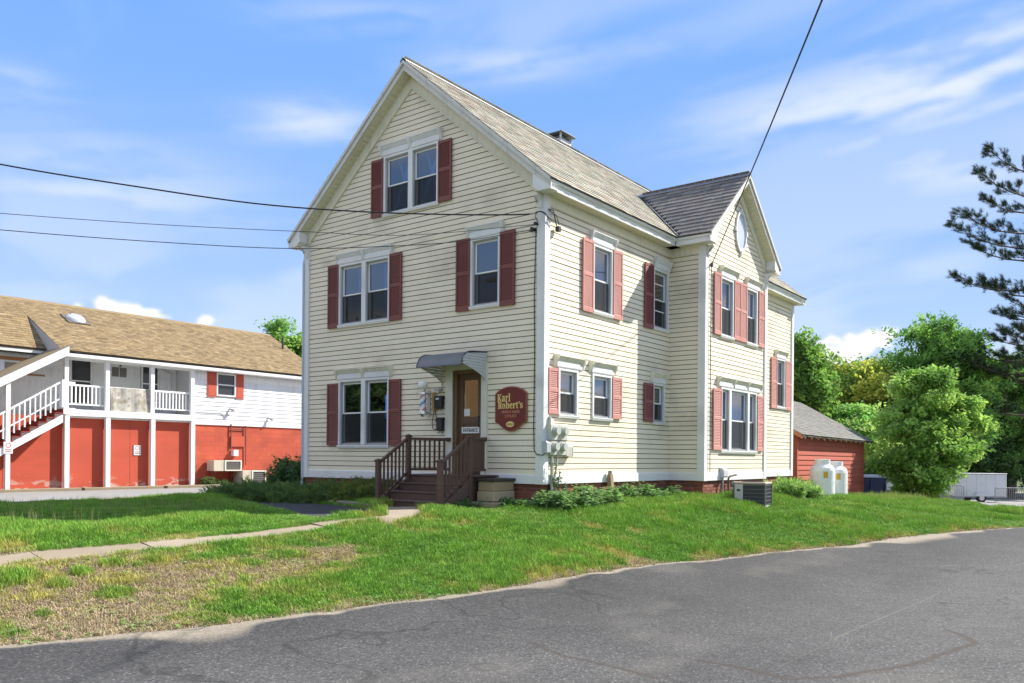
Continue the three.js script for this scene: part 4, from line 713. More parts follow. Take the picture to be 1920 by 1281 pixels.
// shop sign
(() => {
  const a0 = -1.083, a1 = -.335, c = (a0 + a1) / 2, t = thing('shop_sign', 'dark red carved sign with gold lettering on the front wall', 'sign', V(c, 2.1, .05));
  const out = (k) => { const s = new THREE.Shape(), w = (a1 - a0) / 2 - k; s.moveTo(-w, 2.30 + k * .4); s.lineTo(-w, 2.83 - k * .3); s.bezierCurveTo(-w * .75, 2.93 - k, -w * .3, 2.965 - k, 0, 2.965 - k); s.bezierCurveTo(w * .3, 2.965 - k, w * .75, 2.93 - k, w, 2.83 - k * .3); s.lineTo(w, 2.30 + k * .4); s.bezierCurveTo(w * .6, 2.24 + k * .5, w * .45, 2.115 + k, 0, 2.112 + k); s.bezierCurveTo(-w * .45, 2.115 + k, -w * .6, 2.24 + k * .5, -w, 2.30 + k * .4); return s; };
  const ex = (k, d, z) => { const g = new THREE.ExtrudeGeometry(out(k), { depth: d, bevelEnabled: true, bevelSize: .006, bevelThickness: .006, bevelSegments: 2 }); g.translate(c, 0, z); return g; };
  part(t, 'border', ex(.004, .03, .03), M([.30, .10, .05], .5)); part(t, 'board', ex(.022, .028, .036), M([.17, .018, .014], .45, { map: T.grime }));
  const gold = M([.82, .62, .22], .4), dim = M([.5, .22, .13], .5), z = .0715;
  part(t, 'lettering', letters('Karl', .145, Ff, c - .155, 2.68, z, .006, fontS, .72), gold); part(t, 'lettering', letters("Robert's", .13, Ff, c - .0, 2.545, z, .006, fontS, .78), gold);
  part(t, 'lettering', letters("MEN'S HAIR", .052, Ff, c + .01, 2.455, z, .005, fontB, 1.05), dim); part(t, 'lettering', letters('STYLIST', .052, Ff, c + .01, 2.375, z, .005, fontB, 1.05), dim);
  const em = gb(), N = 20; const loop = Array.from({ length: N }, (_, k) => V(c + .095 * Math.cos(k / N * 6.2832), 2.245 + .055 * Math.sin(k / N * 6.2832), z)); em.prism(loop, loop.map(p => V(p.x, p.y, z + .006))); const e = part(t, 'emblem', em, gold);
  part(e, 'emblem_mark', gb().tube([[-.06, -.02], [-.045, .02], [-.025, .015], [-.03, -.02], [-.005, -.01], [.01, .025], [.03, .012], [.025, -.02], [.05, -.015], [.06, .02]].map(([x, y]) => V(c + x, 2.245 + y, z + .008)), .006, 5), M([.2, .06, .03], .5));
})();
// barber pole
(() => {
  const c = V(-2.86, 2.4, .2), t = thing('barber_pole', 'barber pole with white globe and red and blue stripes beside the door', 'barber pole', V(-2.86, 2.4, 0));
  const st = tex(256, (u, v) => { const q = ((u + v * 2) % 1 + 1) % 1; return q < .22 ? [.5, .22, .22] : q > .5 && q < .72 ? [.16, .24, .45] : [.72, .72, .74]; }, 1, 1);
  const chrome = M([.72, .72, .72], .25, { metalness: .8 });
  const body = gb(); for (let k = 0; k < 20; k++) { const w = k / 20 * 6.2832, w2 = (k + 1) / 20 * 6.2832, r = .068, P = (a, y) => V(c.x + r * Math.cos(a), y, c.z + r * Math.sin(a)), n = a => V(Math.cos(a), 0, Math.sin(a)); for (const [a, y, u] of [[w, 2.56, k], [w, 2.89, k], [w2, 2.89, k + 1], [w, 2.56, k], [w2, 2.89, k + 1], [w2, 2.56, k + 1]]) body.vert(P(a, y), n(a), [u / 20, (y - 2.56) * 1.6]); }
  part(t, 'striped_cylinder', body, new THREE.MeshPhysicalMaterial({ map: st, roughness: .2, clearcoat: .8 }));
  part(t, 'top_cap', gb().lathe([[.07, 2.885], [.084, 2.89], [.084, 2.93], [.07, 2.945], [.05, 2.965], [.05, 2.98]], V(c.x, 0, c.z)), chrome);
  part(t, 'bottom_cap', gb().lathe([[.0, 2.43], [.03, 2.435], [.05, 2.46], [.084, 2.49], [.084, 2.545], [.07, 2.56]], V(c.x, 0, c.z)), chrome);
  const gl = new THREE.SphereGeometry(.103, 24, 16); gl.translate(c.x, 3.07, c.z); part(t, 'globe', gl, M([.82, .82, .80], .3));
  part(t, 'bracket', gb().box(c.x - .015, c.x + .015, 2.895, 2.92, .02, c.z - .06).box(c.x - .015, c.x + .015, 2.51, 2.535, .02, c.z - .06).box(c.x - .04, c.x + .04, 2.45, 2.98, .018, .03), M([.45, .45, .45], .4, { metalness: .6 }));
  const w = thing('pole_mount_post', 'narrow varnished wooden post with a cable loop beside the barber pole', 'wooden post', V(-2.68, 2.3, 0));
  part(w, 'post', gb().bbox(-2.71, -2.65, 2.55, 2.93, .02, .1, .008), M([.45, .29, .10], .5, { map: T.wood }));
  part(w, 'cable', gb().tube([V(-2.68, 2.56, .06), V(-2.69, 2.45, .07), V(-2.72, 2.3, .07), V(-2.71, 2.2, .06), V(-2.66, 2.16, .06), V(-2.6, 2.2, .06), V(-2.58, 2.32, .06), V(-2.62, 2.45, .06), V(-2.66, 2.56, .06)], .008, 6), MT.black);
  part(w, 'arm', gb().tube([V(-2.68, 2.86, .06), V(-2.6, 2.87, .09), V(-2.52, 2.93, .08), V(-2.47, 3.05, .05)], .012, 6).box(-2.6, -2.45, 2.95, 3.0, .05, .16), MT.alu);
})();
for (const [x0, x1, y0, y1, lb] of [[-2.625, -2.435, 2.57, 2.86, 'black wall mailbox with white mark on its lid'], [-2.575, -2.425, 2.105, 2.42, 'black rounded wall mailbox below the other']]) {
  const t = thing('mailbox', lb, 'mailbox', V((x0 + x1) / 2, y0, .02)), mid = (x0 + x1) / 2, first = y0 > 2.5;
  part(t, 'body', gb().bbox(x0, x1, y0 + .04, y1 - .07, .022, .115, .008), MT.black);
  part(t, 'lid', gb().prism([[y1 - .072, .022], [y1 - .09, .125], [y1 - .045, .122], [y1 - .01, .075], [y1, .022]].map(([y, z]) => V(x0 - .008, y, z)), [[y1 - .072, .022], [y1 - .09, .125], [y1 - .045, .122], [y1 - .01, .075], [y1, .022]].map(([y, z]) => V(x1 + .008, y, z))), MT.black);
  if (first) part(t, 'lid_mark', gb().box(mid - .05, mid + .04, y1 - .085, y1 - .05, .126, .129), M([.6, .6, .6], .5));
  for (const s of [-1, 1]) part(t, 'paper_hook', gb().tube([V(mid + s * .05, y0 + .05, .03), V(mid + s * .05, y0 + .01, .04), V(mid + s * .05, y0 - .01, .07), V(mid + s * .05, y0 + .01, .1)], .006, 6), MT.black);
}
// electric meters on the side wall
(() => {
  const t = thing('electric_meters', 'bank of four round electric meters in grey boxes on the corner wall', 'meter', V(.1, 1.6, -.33)), bm = M([.52, .52, .45], .6, { map: T.streak, metalness: .2 }), dm = M([.45, .47, .42], .35), b2 = M([.47, .47, .43], .6, { map: T.streak });
  for (const [a0, a1, y0, y1, d] of [[.05, .325, 1.945, 2.245, .15], [.33, .6, 1.945, 2.245, .15], [.06, .325, 1.665, 1.94, .13], [.33, .6, 1.665, 1.94, .13]]) {
    const b = part(t, 'meter_box', gb().fprism(Fs, [[y0, .022], [y0, d - .01], [y0 + .01, d], [y1 - .01, d], [y1, d - .01], [y1, .022]], a0, a1), bm), c = (a0 + a1) / 2, y = (y0 + y1) / 2 + .02;
    part(b, 'meter_ring', gb().cyl(Fs.P(c, y, d - .002), Fs.P(c, y, d + .03), .095, 18), b2); part(b, 'meter_glass', gb().cyl(Fs.P(c, y, d + .029), Fs.P(c, y, d + .085), .078, 18, .07), dm);
  }
  part(t, 'conduit', gb().tube([Fs.P(.2, 1.67, .07), Fs.P(.2, .75, .07)], .03, 8).tube([Fs.P(.12, 2.24, .08), Fs.P(.12, 2.38, .07)], .03, 8).tube([Fs.P(.38, 1.67, .07), Fs.P(.36, 1.4, .06), Fs.P(.3, 1.2, .05)], .02, 8), bm);
  const s = thing('cable_box', 'small grey utility box strapped to the corner board', 'utility box', V(.08, 1.68, .03)); part(s, 'box', gb().fprism(Fs, [[1.70, .043], [1.70, .15], [1.72, .16], [1.89, .16], [1.925, .13], [1.925, .043]], -.09, .035), M([.42, .43, .44], .5)); part(s, 'cable', gb().tube([Fs.P(-.05, 1.71, .1), Fs.P(-.1, 1.66, .08), V(-.1, 1.68, .06), V(-.16, 1.76, .05), V(-.18, 2.2, .045), V(-.17, 3.6, .045), V(-.19, 4.6, .045), V(-.16, 5.9, .045)], .009, 6), MT.black);
  const r = thing('disconnect_box', 'beige switch box on the wall right of the meters', 'switch box', V(.1, 1.6, -.73)); part(r, 'box', gb().fprism(Fs, [[1.64, .022], [1.64, .11], [1.65, .12], [1.83, .12], [1.84, .11], [1.84, .022]], .625, .845), M([.50, .48, .42], .6, { map: T.streak })); part(r, 'hinge', gb().fbox(Fs, .83, .85, 1.66, 1.82, .1, .126), bm);
  const m = thing('gas_meter_box', 'grey round-topped utility box on the wing wall', 'utility box', V(.95, 1.2, -6.0)); part(m, 'box', gb().fprism(Fwf, [[1.19, .022], [1.19, .12], [1.22, .14], [1.36, .14], [1.41, .10], [1.42, .022]], 5.93, 6.16), M([.50, .51, .53], .5)); part(m, 'conduit', gb().tube([Fwf.P(6.0, 1.2, .08), Fwf.P(6.02, .9, .07), Fwf.P(6.0, .62, .07)], .02, 8), M([.4, .4, .4], .5));
  const p = thing('gas_pipe', 'rusty bent gas pipe with a regulator by the brick foundation', 'pipe', V(1.05, .62, -6.4)); part(p, 'pipe', gb().tube([Fwf.P(6.28, .6, .1), Fwf.P(6.28, 1.16, .1), Fwf.P(6.3, 1.2, .11), Fwf.P(6.36, 1.22, .13), Fwf.P(6.6, 1.25, .16)], .024, 8), M([.10, .075, .06], .7)); part(p, 'regulator', gb().lathe([[0, .95], [.08, .955], [.1, .98], [.1, 1.04], [.06, 1.09], [0, 1.1]], V(HP + .17, 0, -6.48), 14).tube([Fwf.P(6.48, .98, .17), Fwf.P(6.48, .62, .17)], .02, 8), M([.22, .22, .21], .6));
  const k = thing('wooden_stake', 'short weathered wooden stake against the side wall base', 'stake', V(.2, .66, -2.25)); part(k, 'stake', gb().hex([V(.10, .6, -2.33), V(.22, .6, -2.33), V(.22, .6, -2.19), V(.10, .6, -2.19)], [V(.07, 1.28, -2.30), V(.15, 1.30, -2.30), V(.15, 1.30, -2.20), V(.07, 1.28, -2.20)]), M([.34, .255, .14], .9, { map: T.wood })); part(k, 'pipe_cap', gb().cyl(V(.11, 1.28, -2.25), V(.11, 1.36, -2.25), .045, 10), M([.3, .26, .2], .8));
})();
// air conditioner on the lawn
(() => {
  const x = 1.8, z = -5.7, y = H(x, z) - .07, t = thing('air_conditioner', 'grey outdoor air conditioner with dark wire grille standing on the lawn', 'air conditioner', V(x, y, z)), s = .34, h = .62, pn = M([.50, .49, .47], .5, { map: T.grime }), fin = M([.022, .024, .03], .6), wire = M([.10, .10, .11], .5);
  t.rotation.y = .15;
  own(t, 'pad', gb().bbox(-.45, .45, -.04, .05, -.45, .45, .01), M([.35, .34, .32], .95));
  own(t, 'coil', gb().box(-s + .02, s - .02, .06, h - .05, -s + .02, s - .02), fin);
  own(t, 'top', gb().bbox(-s - .01, s + .01, h - .05, h, -s - .01, s + .01, .012), M([.42, .33, .26], .6)); own(t, 'fan_guard', gb().lathe([[.26, h + .002], [.26, h + .018], [.24, h + .018]], V(0, 0, 0), 24), wire);
  own(t, 'base_pan', gb().bbox(-s, s, .05, .1, -s, s, .008), pn);
  for (const [i, j] of [[-1, 1], [1, 1], [1, -1], [-1, -1]]) own(t, 'corner_post', gb().box(i * s - .015, i * s + .015, .1, h - .05, j * s - .015, j * s + .015), wire);
  own(t, 'service_panel', gb().bbox(-s - .005, -s + .20, .1, h - .05, s - .01, s + .008, .004), pn); own(t, 'badge', gb().prism(Array.from({ length: 14 }, (_, k) => V(-s + .1 + .045 * Math.cos(k * .449), .44 + .025 * Math.sin(k * .449), s + .008)), Array.from({ length: 14 }, (_, k) => V(-s + .1 + .045 * Math.cos(k * .449), .44 + .025 * Math.sin(k * .449), s + .012))), fin);
  const v = gb(), hz = gb();
  for (const [fx, fz, n0, n1] of [[0, 1, -s + .21, s], [1, 0, -s, s]]) for (let k = 0; k < 34; k++) { const a = lerp(n0, n1, (k + .5) / 34); if (fz) v.box(a - .0025, a + .0025, .1, h - .05, s - .012, s - .006); else v.box(s - .012, s - .006, .1, h - .05, a - .0025, a + .0025); }
  own(t, 'grille_wires', v, wire); for (let k = 0; k < 6; k++) { const y = .12 + k * .085; own(t, 'grille_bar', gb().box(-s + .2, s, y, y + .008, s - .006, s + .002).box(s - .006, s + .002, y, y + .008, -s, s - .007), M([.2, .2, .21], .5)); }
})();
console.log('entrance done');
// ---------------------------------------------------------------- the red and white building across the lot
(() => {
  const XB = -22, F = frame(V(XB, 0, 0), V(0, 0, -1), V(1, 0, 0)), FP = frame(V(-23.2, 0, 0), V(0, 0, -1), V(1, 0, 0)), t = thing('apartment_building', 'long two-storey building with tan shingle roof, white siding above and red walls below', 'building', V(XB, .3, 0));
  const A0 = -9, A1 = 13.0, yG = .2, yR = 2.98, yE = 5.2, PA = .95, PB = 6.45;
  const paint = tex(1024, (u, v) => { const n = wrapf(u, v, 6, 5), f = wrapf(u, v, 50, 3); const m = wrapf(u, v, 16, 4), k = .58 + .5 * n + .12 * f + .12 * m; return [.50 * k, .078 * k * (.85 + .4 * m), .038 * k]; }, .3, .3);
  const red = [1, .95, .9].map(k => new THREE.MeshStandardMaterial({ map: paint, color: C3(k, k, k), roughness: .8, bumpMap: T.grainBump, bumpScale: .004 })), white = [[.78, .79, .80], [.75, .76, .775], [.80, .80, .80]].map(c => M(c, .6, { map: T.streak })), wt = M([.80, .80, .79], .55, { map: T.grime }), dark = M([.05, .05, .055], .6), inside = M([.6, .6, .6], .9);
  // core
  part(t, 'core', gb().box(-30, XB - .10, yG, yR, -A1 + .05, -A0).box(-30, -23.26, yR, yE + .05, -A1 + .1, -A0).box(-23.26, XB - .06, yR, yE + .05, -A1 + .1, -PB - .02), inside);
  // lower walls: blocks right of the porch, smooth panels under it
  const R = rng(4), lw = part(t, 'block_wall', gb().fbox(F, PB - .15, A1 - .02, yG, yR, -.10, -.015), M([.30, .05, .03], .9));
  for (let k = 0; k < 14; k++) { const y0 = .23 + k * .197, y1 = y0 + .194; for (let a = PB - .15 - (k % 2) * .2; a < A1; a += .4) { const l = Math.max(a, PB - .15), r = Math.min(a + .397, A1); if (r - l < .06) continue; part(lw, 'block', gb().fbox(F, l, r, y0, Math.min(y1, yR), -.05, -.010 + R() * .003), red[Math.floor(R() * 3)]); } }
  const spall = tex(512, (u, v) => { const n = wrapf(u, v, 30, 5), low = ss(.28, .06, v); const f = ss(.54, .60, n + low * .16 - .10) * low * ss(.45, .55, wrapf(u, v, 7, 3) + low * .12), dirt = ss(.12, .05, v) * wrapf(u, v, 40, 3) * .5; const k = .66 + .5 * wrapf(u, v, 9, 5); const c = [lerp(.50 * k, .52, f), lerp(.078 * k, .39, f), lerp(.038 * k, .31, f)]; return [lerp(c[0], .16, dirt), lerp(c[1], .11, dirt), lerp(c[2], .08, dirt)]; }, .12, .27);
  for (const [p, q] of [[A0, -.6], [-.59, 1.48], [1.49, 2.93], [2.94, 3.85], [3.86, 4.67], [4.68, PB - .16]]) { const g = gb().fbox(F, p, q, yG, yR, -.09, -.012); const pn = part(t, 'wall_panel', g, new THREE.MeshStandardMaterial({ map: spall, roughness: .8 })); void pn; }
  // upper siding: separate boards; openings for the window
  const board = (fr, a0, a1, y0, y1, holes, par, seed) => { const r = rng(seed), ex = .178; for (let y = y0; y < y1 - .02; y += ex) { const yt = Math.min(y + ex, y1), ok = []; let cur = a0; const hs = holes.filter(h => yt > h[2] && y < h[3]).sort((p, q) => p[0] - q[0]); for (const h of hs) { ok.push([cur, h[0]]); cur = h[1]; } ok.push([cur, a1]); for (const [p, q] of ok) if (q - p > .03) part(par, 'clapboard', gb().hex([fr.P(p, y, -.02), fr.P(q, y, -.02), fr.P(q, y, .03), fr.P(p, y, .03)], [fr.P(p, yt, -.02), fr.P(q, yt, -.02), fr.P(q, yt, .004), fr.P(p, yt, .004)]), white[Math.floor(r() * 3)]); } };
  const up = part(t, 'upper_wall', gb().fbox(F, PB, A1 - .03, yR - .05, yE, -.06, -.021), inside); board(F, PB, A1, yR - .02, yE, [[7.5, 8.5, 4.08, 5.08]], up, 3);
  const back = part(t, 'porch_wall', gb().fbox(FP, A0, PB, yR + .2, yE, -.06, -.021), inside); board(FP, PA + .35, PB, yR + .25, yE, [[2.1, 3.0, yR, 5.28], [3.6, 4.5, yR, 5.28], [4.88, 5.72, yR, 5.28]], back, 5); board(FP, A0, PA + .35, yR - .2, yE, [], back, 6);
  // bare wood and missing boards by the stair
  part(t, 'bare_sheathing', gb().fbox(FP, -.3, 1.25, 4.93, 5.06, .031, .034).fbox(FP, -.1, 1.25, 4.44, 4.5, .031, .034).fbox(FP, -2, -.35, 5.06, 5.16, .031, .034), M([.42, .20, .07], .8, { map: T.wood })); part(t, 'torn_patch', gb().fbox(FP, -.1, .75, 4.55, 4.86, .031, .033), M([.34, .29, .22], .9, { map: T.grain }));
  const glass = M([.04, .045, .05], .1);
  const sashWin = (fr, a0, a1, y0, y1, nm = 'window') => { const w = part(t, nm, gb().fbox(fr, a0, a0 + .06, y0, y1, -.05, .05).fbox(fr, a1 - .06, a1, y0, y1, -.05, .05).fbox(fr, a0 + .06, a1 - .06, y1 - .06, y1, -.05, .048).fbox(fr, a0 + .06, a1 - .06, y0, y0 + .06, -.05, .056), wt); const m = (y0 + y1) / 2; part(w, 'meeting_rail', gb().fbox(fr, a0 + .06, a1 - .06, m - .025, m + .025, -.03, .02), wt); for (const [p, q] of [[y0 + .06, m - .025], [m + .025, y1 - .06]]) part(w, 'pane', gb().fbox(fr, a0 + .06, a1 - .06, p, q, -.03, -.01), glass); return w; };
  sashWin(F, 7.53, 8.45, 4.10, 5.06); for (const [p, q] of [[7.10, 7.5], [8.46, 8.83]]) part(t, 'shutter', gb().fbox(F, p, q, 4.03, 5.09, .022, .05).fbox(F, p + .05, q - .05, 4.1, 4.5, .05, .056).fbox(F, p + .05, q - .05, 4.6, 5.0, .05, .056), M([.50, .085, .045], .7, { map: T.grime }));
  sashWin(FP, 2.14, 2.97, 3.5, 5.26); sashWin(FP, 4.92, 5.68, 3.7, 5.26);
  const dr = part(t, 'door', gb().fbox(FP, 3.64, 4.46, yR + .26, 5.26, -.02, .04), wt); for (const [p, q] of [[3.72, 4.0], [4.03, 4.31]]) part(dr, 'pane', gb().fbox(FP, p, q, 4.66, 5.03, .035, .043), M([.16, .15, .13], .25)); part(dr, 'frame', gb().fbox(FP, 3.56, 3.64, yR + .26, 5.32, 0, .06).fbox(FP, 4.46, 4.54, yR + .26, 5.32, 0, .06), wt); part(dr, 'handle', gb().fbox(FP, 4.36, 4.4, 4.16, 4.24, .04, .08), dark);
  part(t, 'porch_light', gb().fbox(FP, 4.02, 4.06, 5.06, 5.14, .05, .12), dark); part(t, 'conduit', gb().tube([FP.P(5.78, 5.1, .06), FP.P(6.2, 4.98, .06), FP.P(6.22, 4.3, .06)], .015, 6), M([.5, .5, .4], .6));
  // deck, posts, railing
  part(t, 'deck', gb().fbox(FP, PA, PB, 3.17, 3.23, 0, 1.17).fbox(F, PA, PB + .02, 3.0, 3.235, -.01, .24), wt); part(t, 'deck_soffit', gb().fbox(F, PA, PB, 2.93, 3.0, -.06, .06), wt);
  part(t, 'sill_board', gb().fbox(F, PB, A1, yR - .10, yR - .005, -.01, .035), wt);
  for (const [a, y0] of [[1.42, .33], [2.9, .33], [4.66, .33], [6.36, .33]]) { part(t, 'post', gb().fbox(F, a - .085, a + .085, .25, 3.0, .08, .23), wt); part(t, 'upper_post', gb().fbox(F, a - .075, a + .075, 3.236, 5.14, .03, .17), wt); }
  const rails = (a0, a1, tilt = 0, base = 0) => { const y = a => base + tilt * (a - a0); const bar = (yy, h, nm) => part(t, nm, gb().hex([F.P(a0, y(a0) + yy, 0), F.P(a1, y(a1) + yy, 0), F.P(a1, y(a1) + yy, .06), F.P(a0, y(a0) + yy, .06)], [F.P(a0, y(a0) + yy + h, 0), F.P(a1, y(a1) + yy + h, 0), F.P(a1, y(a1) + yy + h, .06), F.P(a0, y(a0) + yy + h, .06)]), wt); bar(4.08 - (base ? 3.23 : 0), .07, 'hand_rail'); bar(3.4 - (base ? 3.23 : 0), .05, 'bottom_rail'); const n = Math.max(2, Math.round((a1 - a0) / .145)); for (let k = 1; k < n; k++) { const a = lerp(a0, a1, k / n); part(t, 'baluster', gb().fbox(F, a - .024, a + .024, y(a) + 3.45 - (base ? 3.23 : 0), y(a) + 4.09 - (base ? 3.23 : 0), .01, .05), wt); } };
  rails(1.51, 2.82); rails(2.98, 4.58); rails(4.74, 6.28);
  // stair up to the deck
  const st = { a: PA, y: 3.23, s: .63 }, yAt = a => st.y + st.s * (a - st.a), red2 = M([.22, .035, .025], .8), fs = frame(V(XB + .02, 0, 0), V(0, 0, -1), V(1, 0, 0));
  for (let k = 0; k < 17; k++) { const a = PA - .27 * (k + 1), y = st.y - .17 * (k + 1); if (y < .4) break; part(t, 'stair_tread', gb().fbox(fs, a, a + .29, y - .04, y, .03, .93), red2); part(t, 'stair_riser', gb().fbox(fs, a + .255, a + .275, y, y + .13, .04, .92), red2); }
  for (const d of [.0, .87]) part(t, 'stair_stringer', gb().prism([[PA, 3.0], [PA, 2.72], [PA - 4.2, .2], [PA - 4.4, .3]].map(([a, y]) => fs.P(a, y, d)), [[PA, 3.0], [PA, 2.72], [PA - 4.2, .2], [PA - 4.4, .3]].map(([a, y]) => fs.P(a, y, d + .05))), wt);
  for (const d of [.87]) { const y0 = a => 3.27 + .63 * (a - PA); part(t, 'stair_rail', gb().prism([[PA, .86], [PA, .93], [PA - 4.4, .93], [PA - 4.4, .86]].map(([a, h]) => fs.P(a, y0(a) + h, d)), [[PA, .86], [PA, .93], [PA - 4.4, .93], [PA - 4.4, .86]].map(([a, h]) => fs.P(a, y0(a) + h, d + .06))), wt); part(t, 'stair_rail', gb().prism([[PA, .3], [PA, .35], [PA - 4.4, .35], [PA - 4.4, .3]].map(([a, h]) => fs.P(a, y0(a) + h, d)), [[PA, .3], [PA, .35], [PA - 4.4, .35], [PA - 4.4, .3]].map(([a, h]) => fs.P(a, y0(a) + h, d + .05))), wt); for (let k = 0; k < 26; k++) { const a = PA - .08 - k * .165; part(t, 'baluster', gb().fbox(fs, a - .022, a + .022, y0(a) + .02, y0(a) + .87, d + .005, d + .045), wt); } }
  part(t, 'post', gb().fbox(fs, PA - .06, PA + .06, 3.236, 4.2, .84, .96), wt); part(t, 'upper_rail', gb().fbox(fs, PA + .06, 1.35, 4.08, 4.15, .88, .94), wt); part(t, 'deck', gb().fbox(fs, PA, 1.36, 3.02, 3.23, .08, .95), wt);
  part(t, 'post', gb().fbox(fs, -.88, -.74, .3, 4.2, .80, .94), wt); part(t, 'post', gb().fbox(fs, -3.6, -3.46, .3, 2.75, .80, .94), wt);
  // small roof over the stair
  const sr = a => 5.29 + .585 * (a - 1.0); part(t, 'stair_roof', gb().prism([[1.25, 0], [1.25, -.08], [-4, -.08], [-4, 0]].map(([a, h]) => fs.P(a, sr(a) + h, -.9)), [[1.25, 0], [1.25, -.08], [-4, -.08], [-4, 0]].map(([a, h]) => fs.P(a, sr(a) + h, .98))), M([.32, .24, .13], .9, { map: T.grain })); part(t, 'stair_fascia', gb().prism([[1.1, .02], [1.1, -.27], [-4, -.27], [-4, .02]].map(([a, h]) => fs.P(a, sr(a) + h, .985)), [[1.1, .02], [1.1, -.27], [-4, -.27], [-4, .02]].map(([a, h]) => fs.P(a, sr(a) + h, 1.02))), wt);
  // roof
  const RX = -26, RYy = 7.64, EX = -21.62, EY = 5.315, sl = (RYy - EY) / (EX - RX), cs = 1 / Math.hypot(1, sl), ry = x => RYy - sl * Math.abs(x - RX), zN = -PA - .2, zF = -A1 - .1, slab = gb();
  const sb = (xa, ya, xb, yb, z0, z1, th = .1) => slab.hex([V(xa, ya - th, z0), V(xb, yb - th, z0), V(xb, yb - th, z1), V(xa, ya - th, z1)], [V(xa, ya, z0), V(xb, yb, z0), V(xb, yb, z1), V(xa, ya, z1)]);
  sb(EX, EY, RX, RYy, zN, zF); sb(-31, ry(-31), RX, RYy, -A0, zF); const KX = -24.4, LX = -22.75, LY = 5.42; sb(KX, ry(KX), RX, RYy, -A0, zN + .001); sb(LX, LY, KX, ry(KX), -A0, zN + .002);
  const roof = part(t, 'roof', slab, M([.12, .10, .08], .9)), sg = gb(); sg.c = []; const r2 = rng(12);
  const tone = () => { const q = r2(), v = .8 + .35 * r2(), c = q < .15 ? [.26, .175, .085] : q < .3 ? [.38, .28, .15] : [.335, .235, .115]; return c.map(x => x * v); };
  const field = (xe, ye, xr, yr, z0, z1) => { const L = Math.hypot(xr - xe, yr - ye), up = V(xr - xe, yr - ye, 0).divideScalar(L), n = V(-up.y, up.x, 0); if (n.y < 0) n.negate(); const o = V(xe, ye, z0).addScaledVector(n, .002), ex = .15; for (let i = 0; i * ex < L - .03; i++) for (const h of course(null, o, V(0, 0, -1), up, n, 0, z0 - z1, i, ex, r2, null, .012)) { sg.col = tone(); sg.hex(...h); } };
  field(EX + .03, EY - .016, RX, RYy, zN + .03, zF - .03); field(KX, ry(KX), RX, RYy, -A0, zN + .03); field(LX + .03, LY - .02, KX, ry(KX), -A0, zN + .0);
  part(roof, 'shingles', sg, new THREE.MeshStandardMaterial({ vertexColors: true, roughness: .9, map: T.grain })).userData.kind = 'stuff';
  part(roof, 'ridge_cap', gb().prism([[-.14, -.07], [0, .03], [.14, -.07], [0, .005]].map(([x, y]) => V(RX + x, RYy + y, -A0)), [[-.14, -.07], [0, .03], [.14, -.07], [0, .005]].map(([x, y]) => V(RX + x, RYy + y, zF))), M([.33, .24, .13], .9, { map: T.grain }));
  part(roof, 'skylight', gb().lathe([[.36, 0], [.36, .06], [.31, .13], [.2, .2], [0, .23]], V(0, 0, 0), 20).geo().rotateZ(-Math.atan(sl)).translate(-24.5, ry(-24.5) + .02, -2.95), new THREE.MeshPhysicalMaterial({ color: C3(.55, .58, .62), roughness: .2, clearcoat: 1 })); part(roof, 'skylight_curb', gb().box(-.42, .42, -.05, .03, -.42, .42).geo().rotateZ(-Math.atan(sl)).translate(-24.5, ry(-24.5) + .03, -2.95), M([.14, .12, .1], .8));
  part(roof, 'vent_pipe', gb().cyl(V(-24.4, ry(-24.4) - .1, -12.7), V(-24.4, ry(-24.4) + .55, -12.7), .05, 8), dark);
  part(t, 'cheek', gb().prism([V(KX, ry(KX) - .05, zN - .02), V(LX, LY - .05, zN - .02), V(EX + .02, EY - .18, zN - .02), V(EX + .02, EY - .01, zN - .02)], [V(KX, ry(KX) - .05, zN + .03), V(LX, LY - .05, zN + .03), V(EX + .02, EY - .18, zN + .03), V(EX + .02, EY - .01, zN + .03)]), M([.42, .43, .46], .7));
  part(t, 'fascia', gb().box(EX - .03, EX + .0, EY - .22, EY - .06, zF, zN).box(EX - .28, EX - .03, EY - .24, EY - .2, zF, zN), wt); part(t, 'fascia', gb().box(LX - .05, LX - .01, LY - .2, LY - .05, zN + .01, -A0), wt); part(t, 'porch_ceiling', gb().box(-23.19, -21.95, 5.145, 5.165, -PB, zN), wt); part(t, 'beam', gb().box(-22.06, -21.9, 5.02, 5.14, -PB, zN), wt);
  part(t, 'conduit', gb().tube([F.P(8.23, 2.95, .05), F.P(8.23, 1.9, .05)], .025, 6).tube([F.P(8.94, 2.9, .05), F.P(8.96, 1.2, .05)], .022, 6).tube([F.P(8.23, 2.75, .05), F.P(8.94, 2.75, .05)], .02, 6), M([.22, .06, .045], .7)); part(t, 'conduit', gb().tube([F.P(6.6, 3.42, .06), F.P(7.8, 3.42, .06), F.P(8.0, 3.3, .06), F.P(8.15, 3.36, .06)], .018, 6), M([.55, .53, .48], .6));
  part(t, 'panel', gb().fbox(F, 8.25, 8.92, 2.0, 2.45, 0, .05), red[0]); part(t, 'meter_box', gb().fbox(F, 8.26, 8.5, 1.6, 1.86, .0, .2), M([.6, .6, .6], .5));
  for (const [a, y] of [[8.15, 3.6], [10.1, 3.3]]) part(t, 'flood_light', gb().cyl(F.P(a, y, .03), F.P(a + .1, y - .09, .22), .03, 8, .08), M([.45, .45, .45], .5));
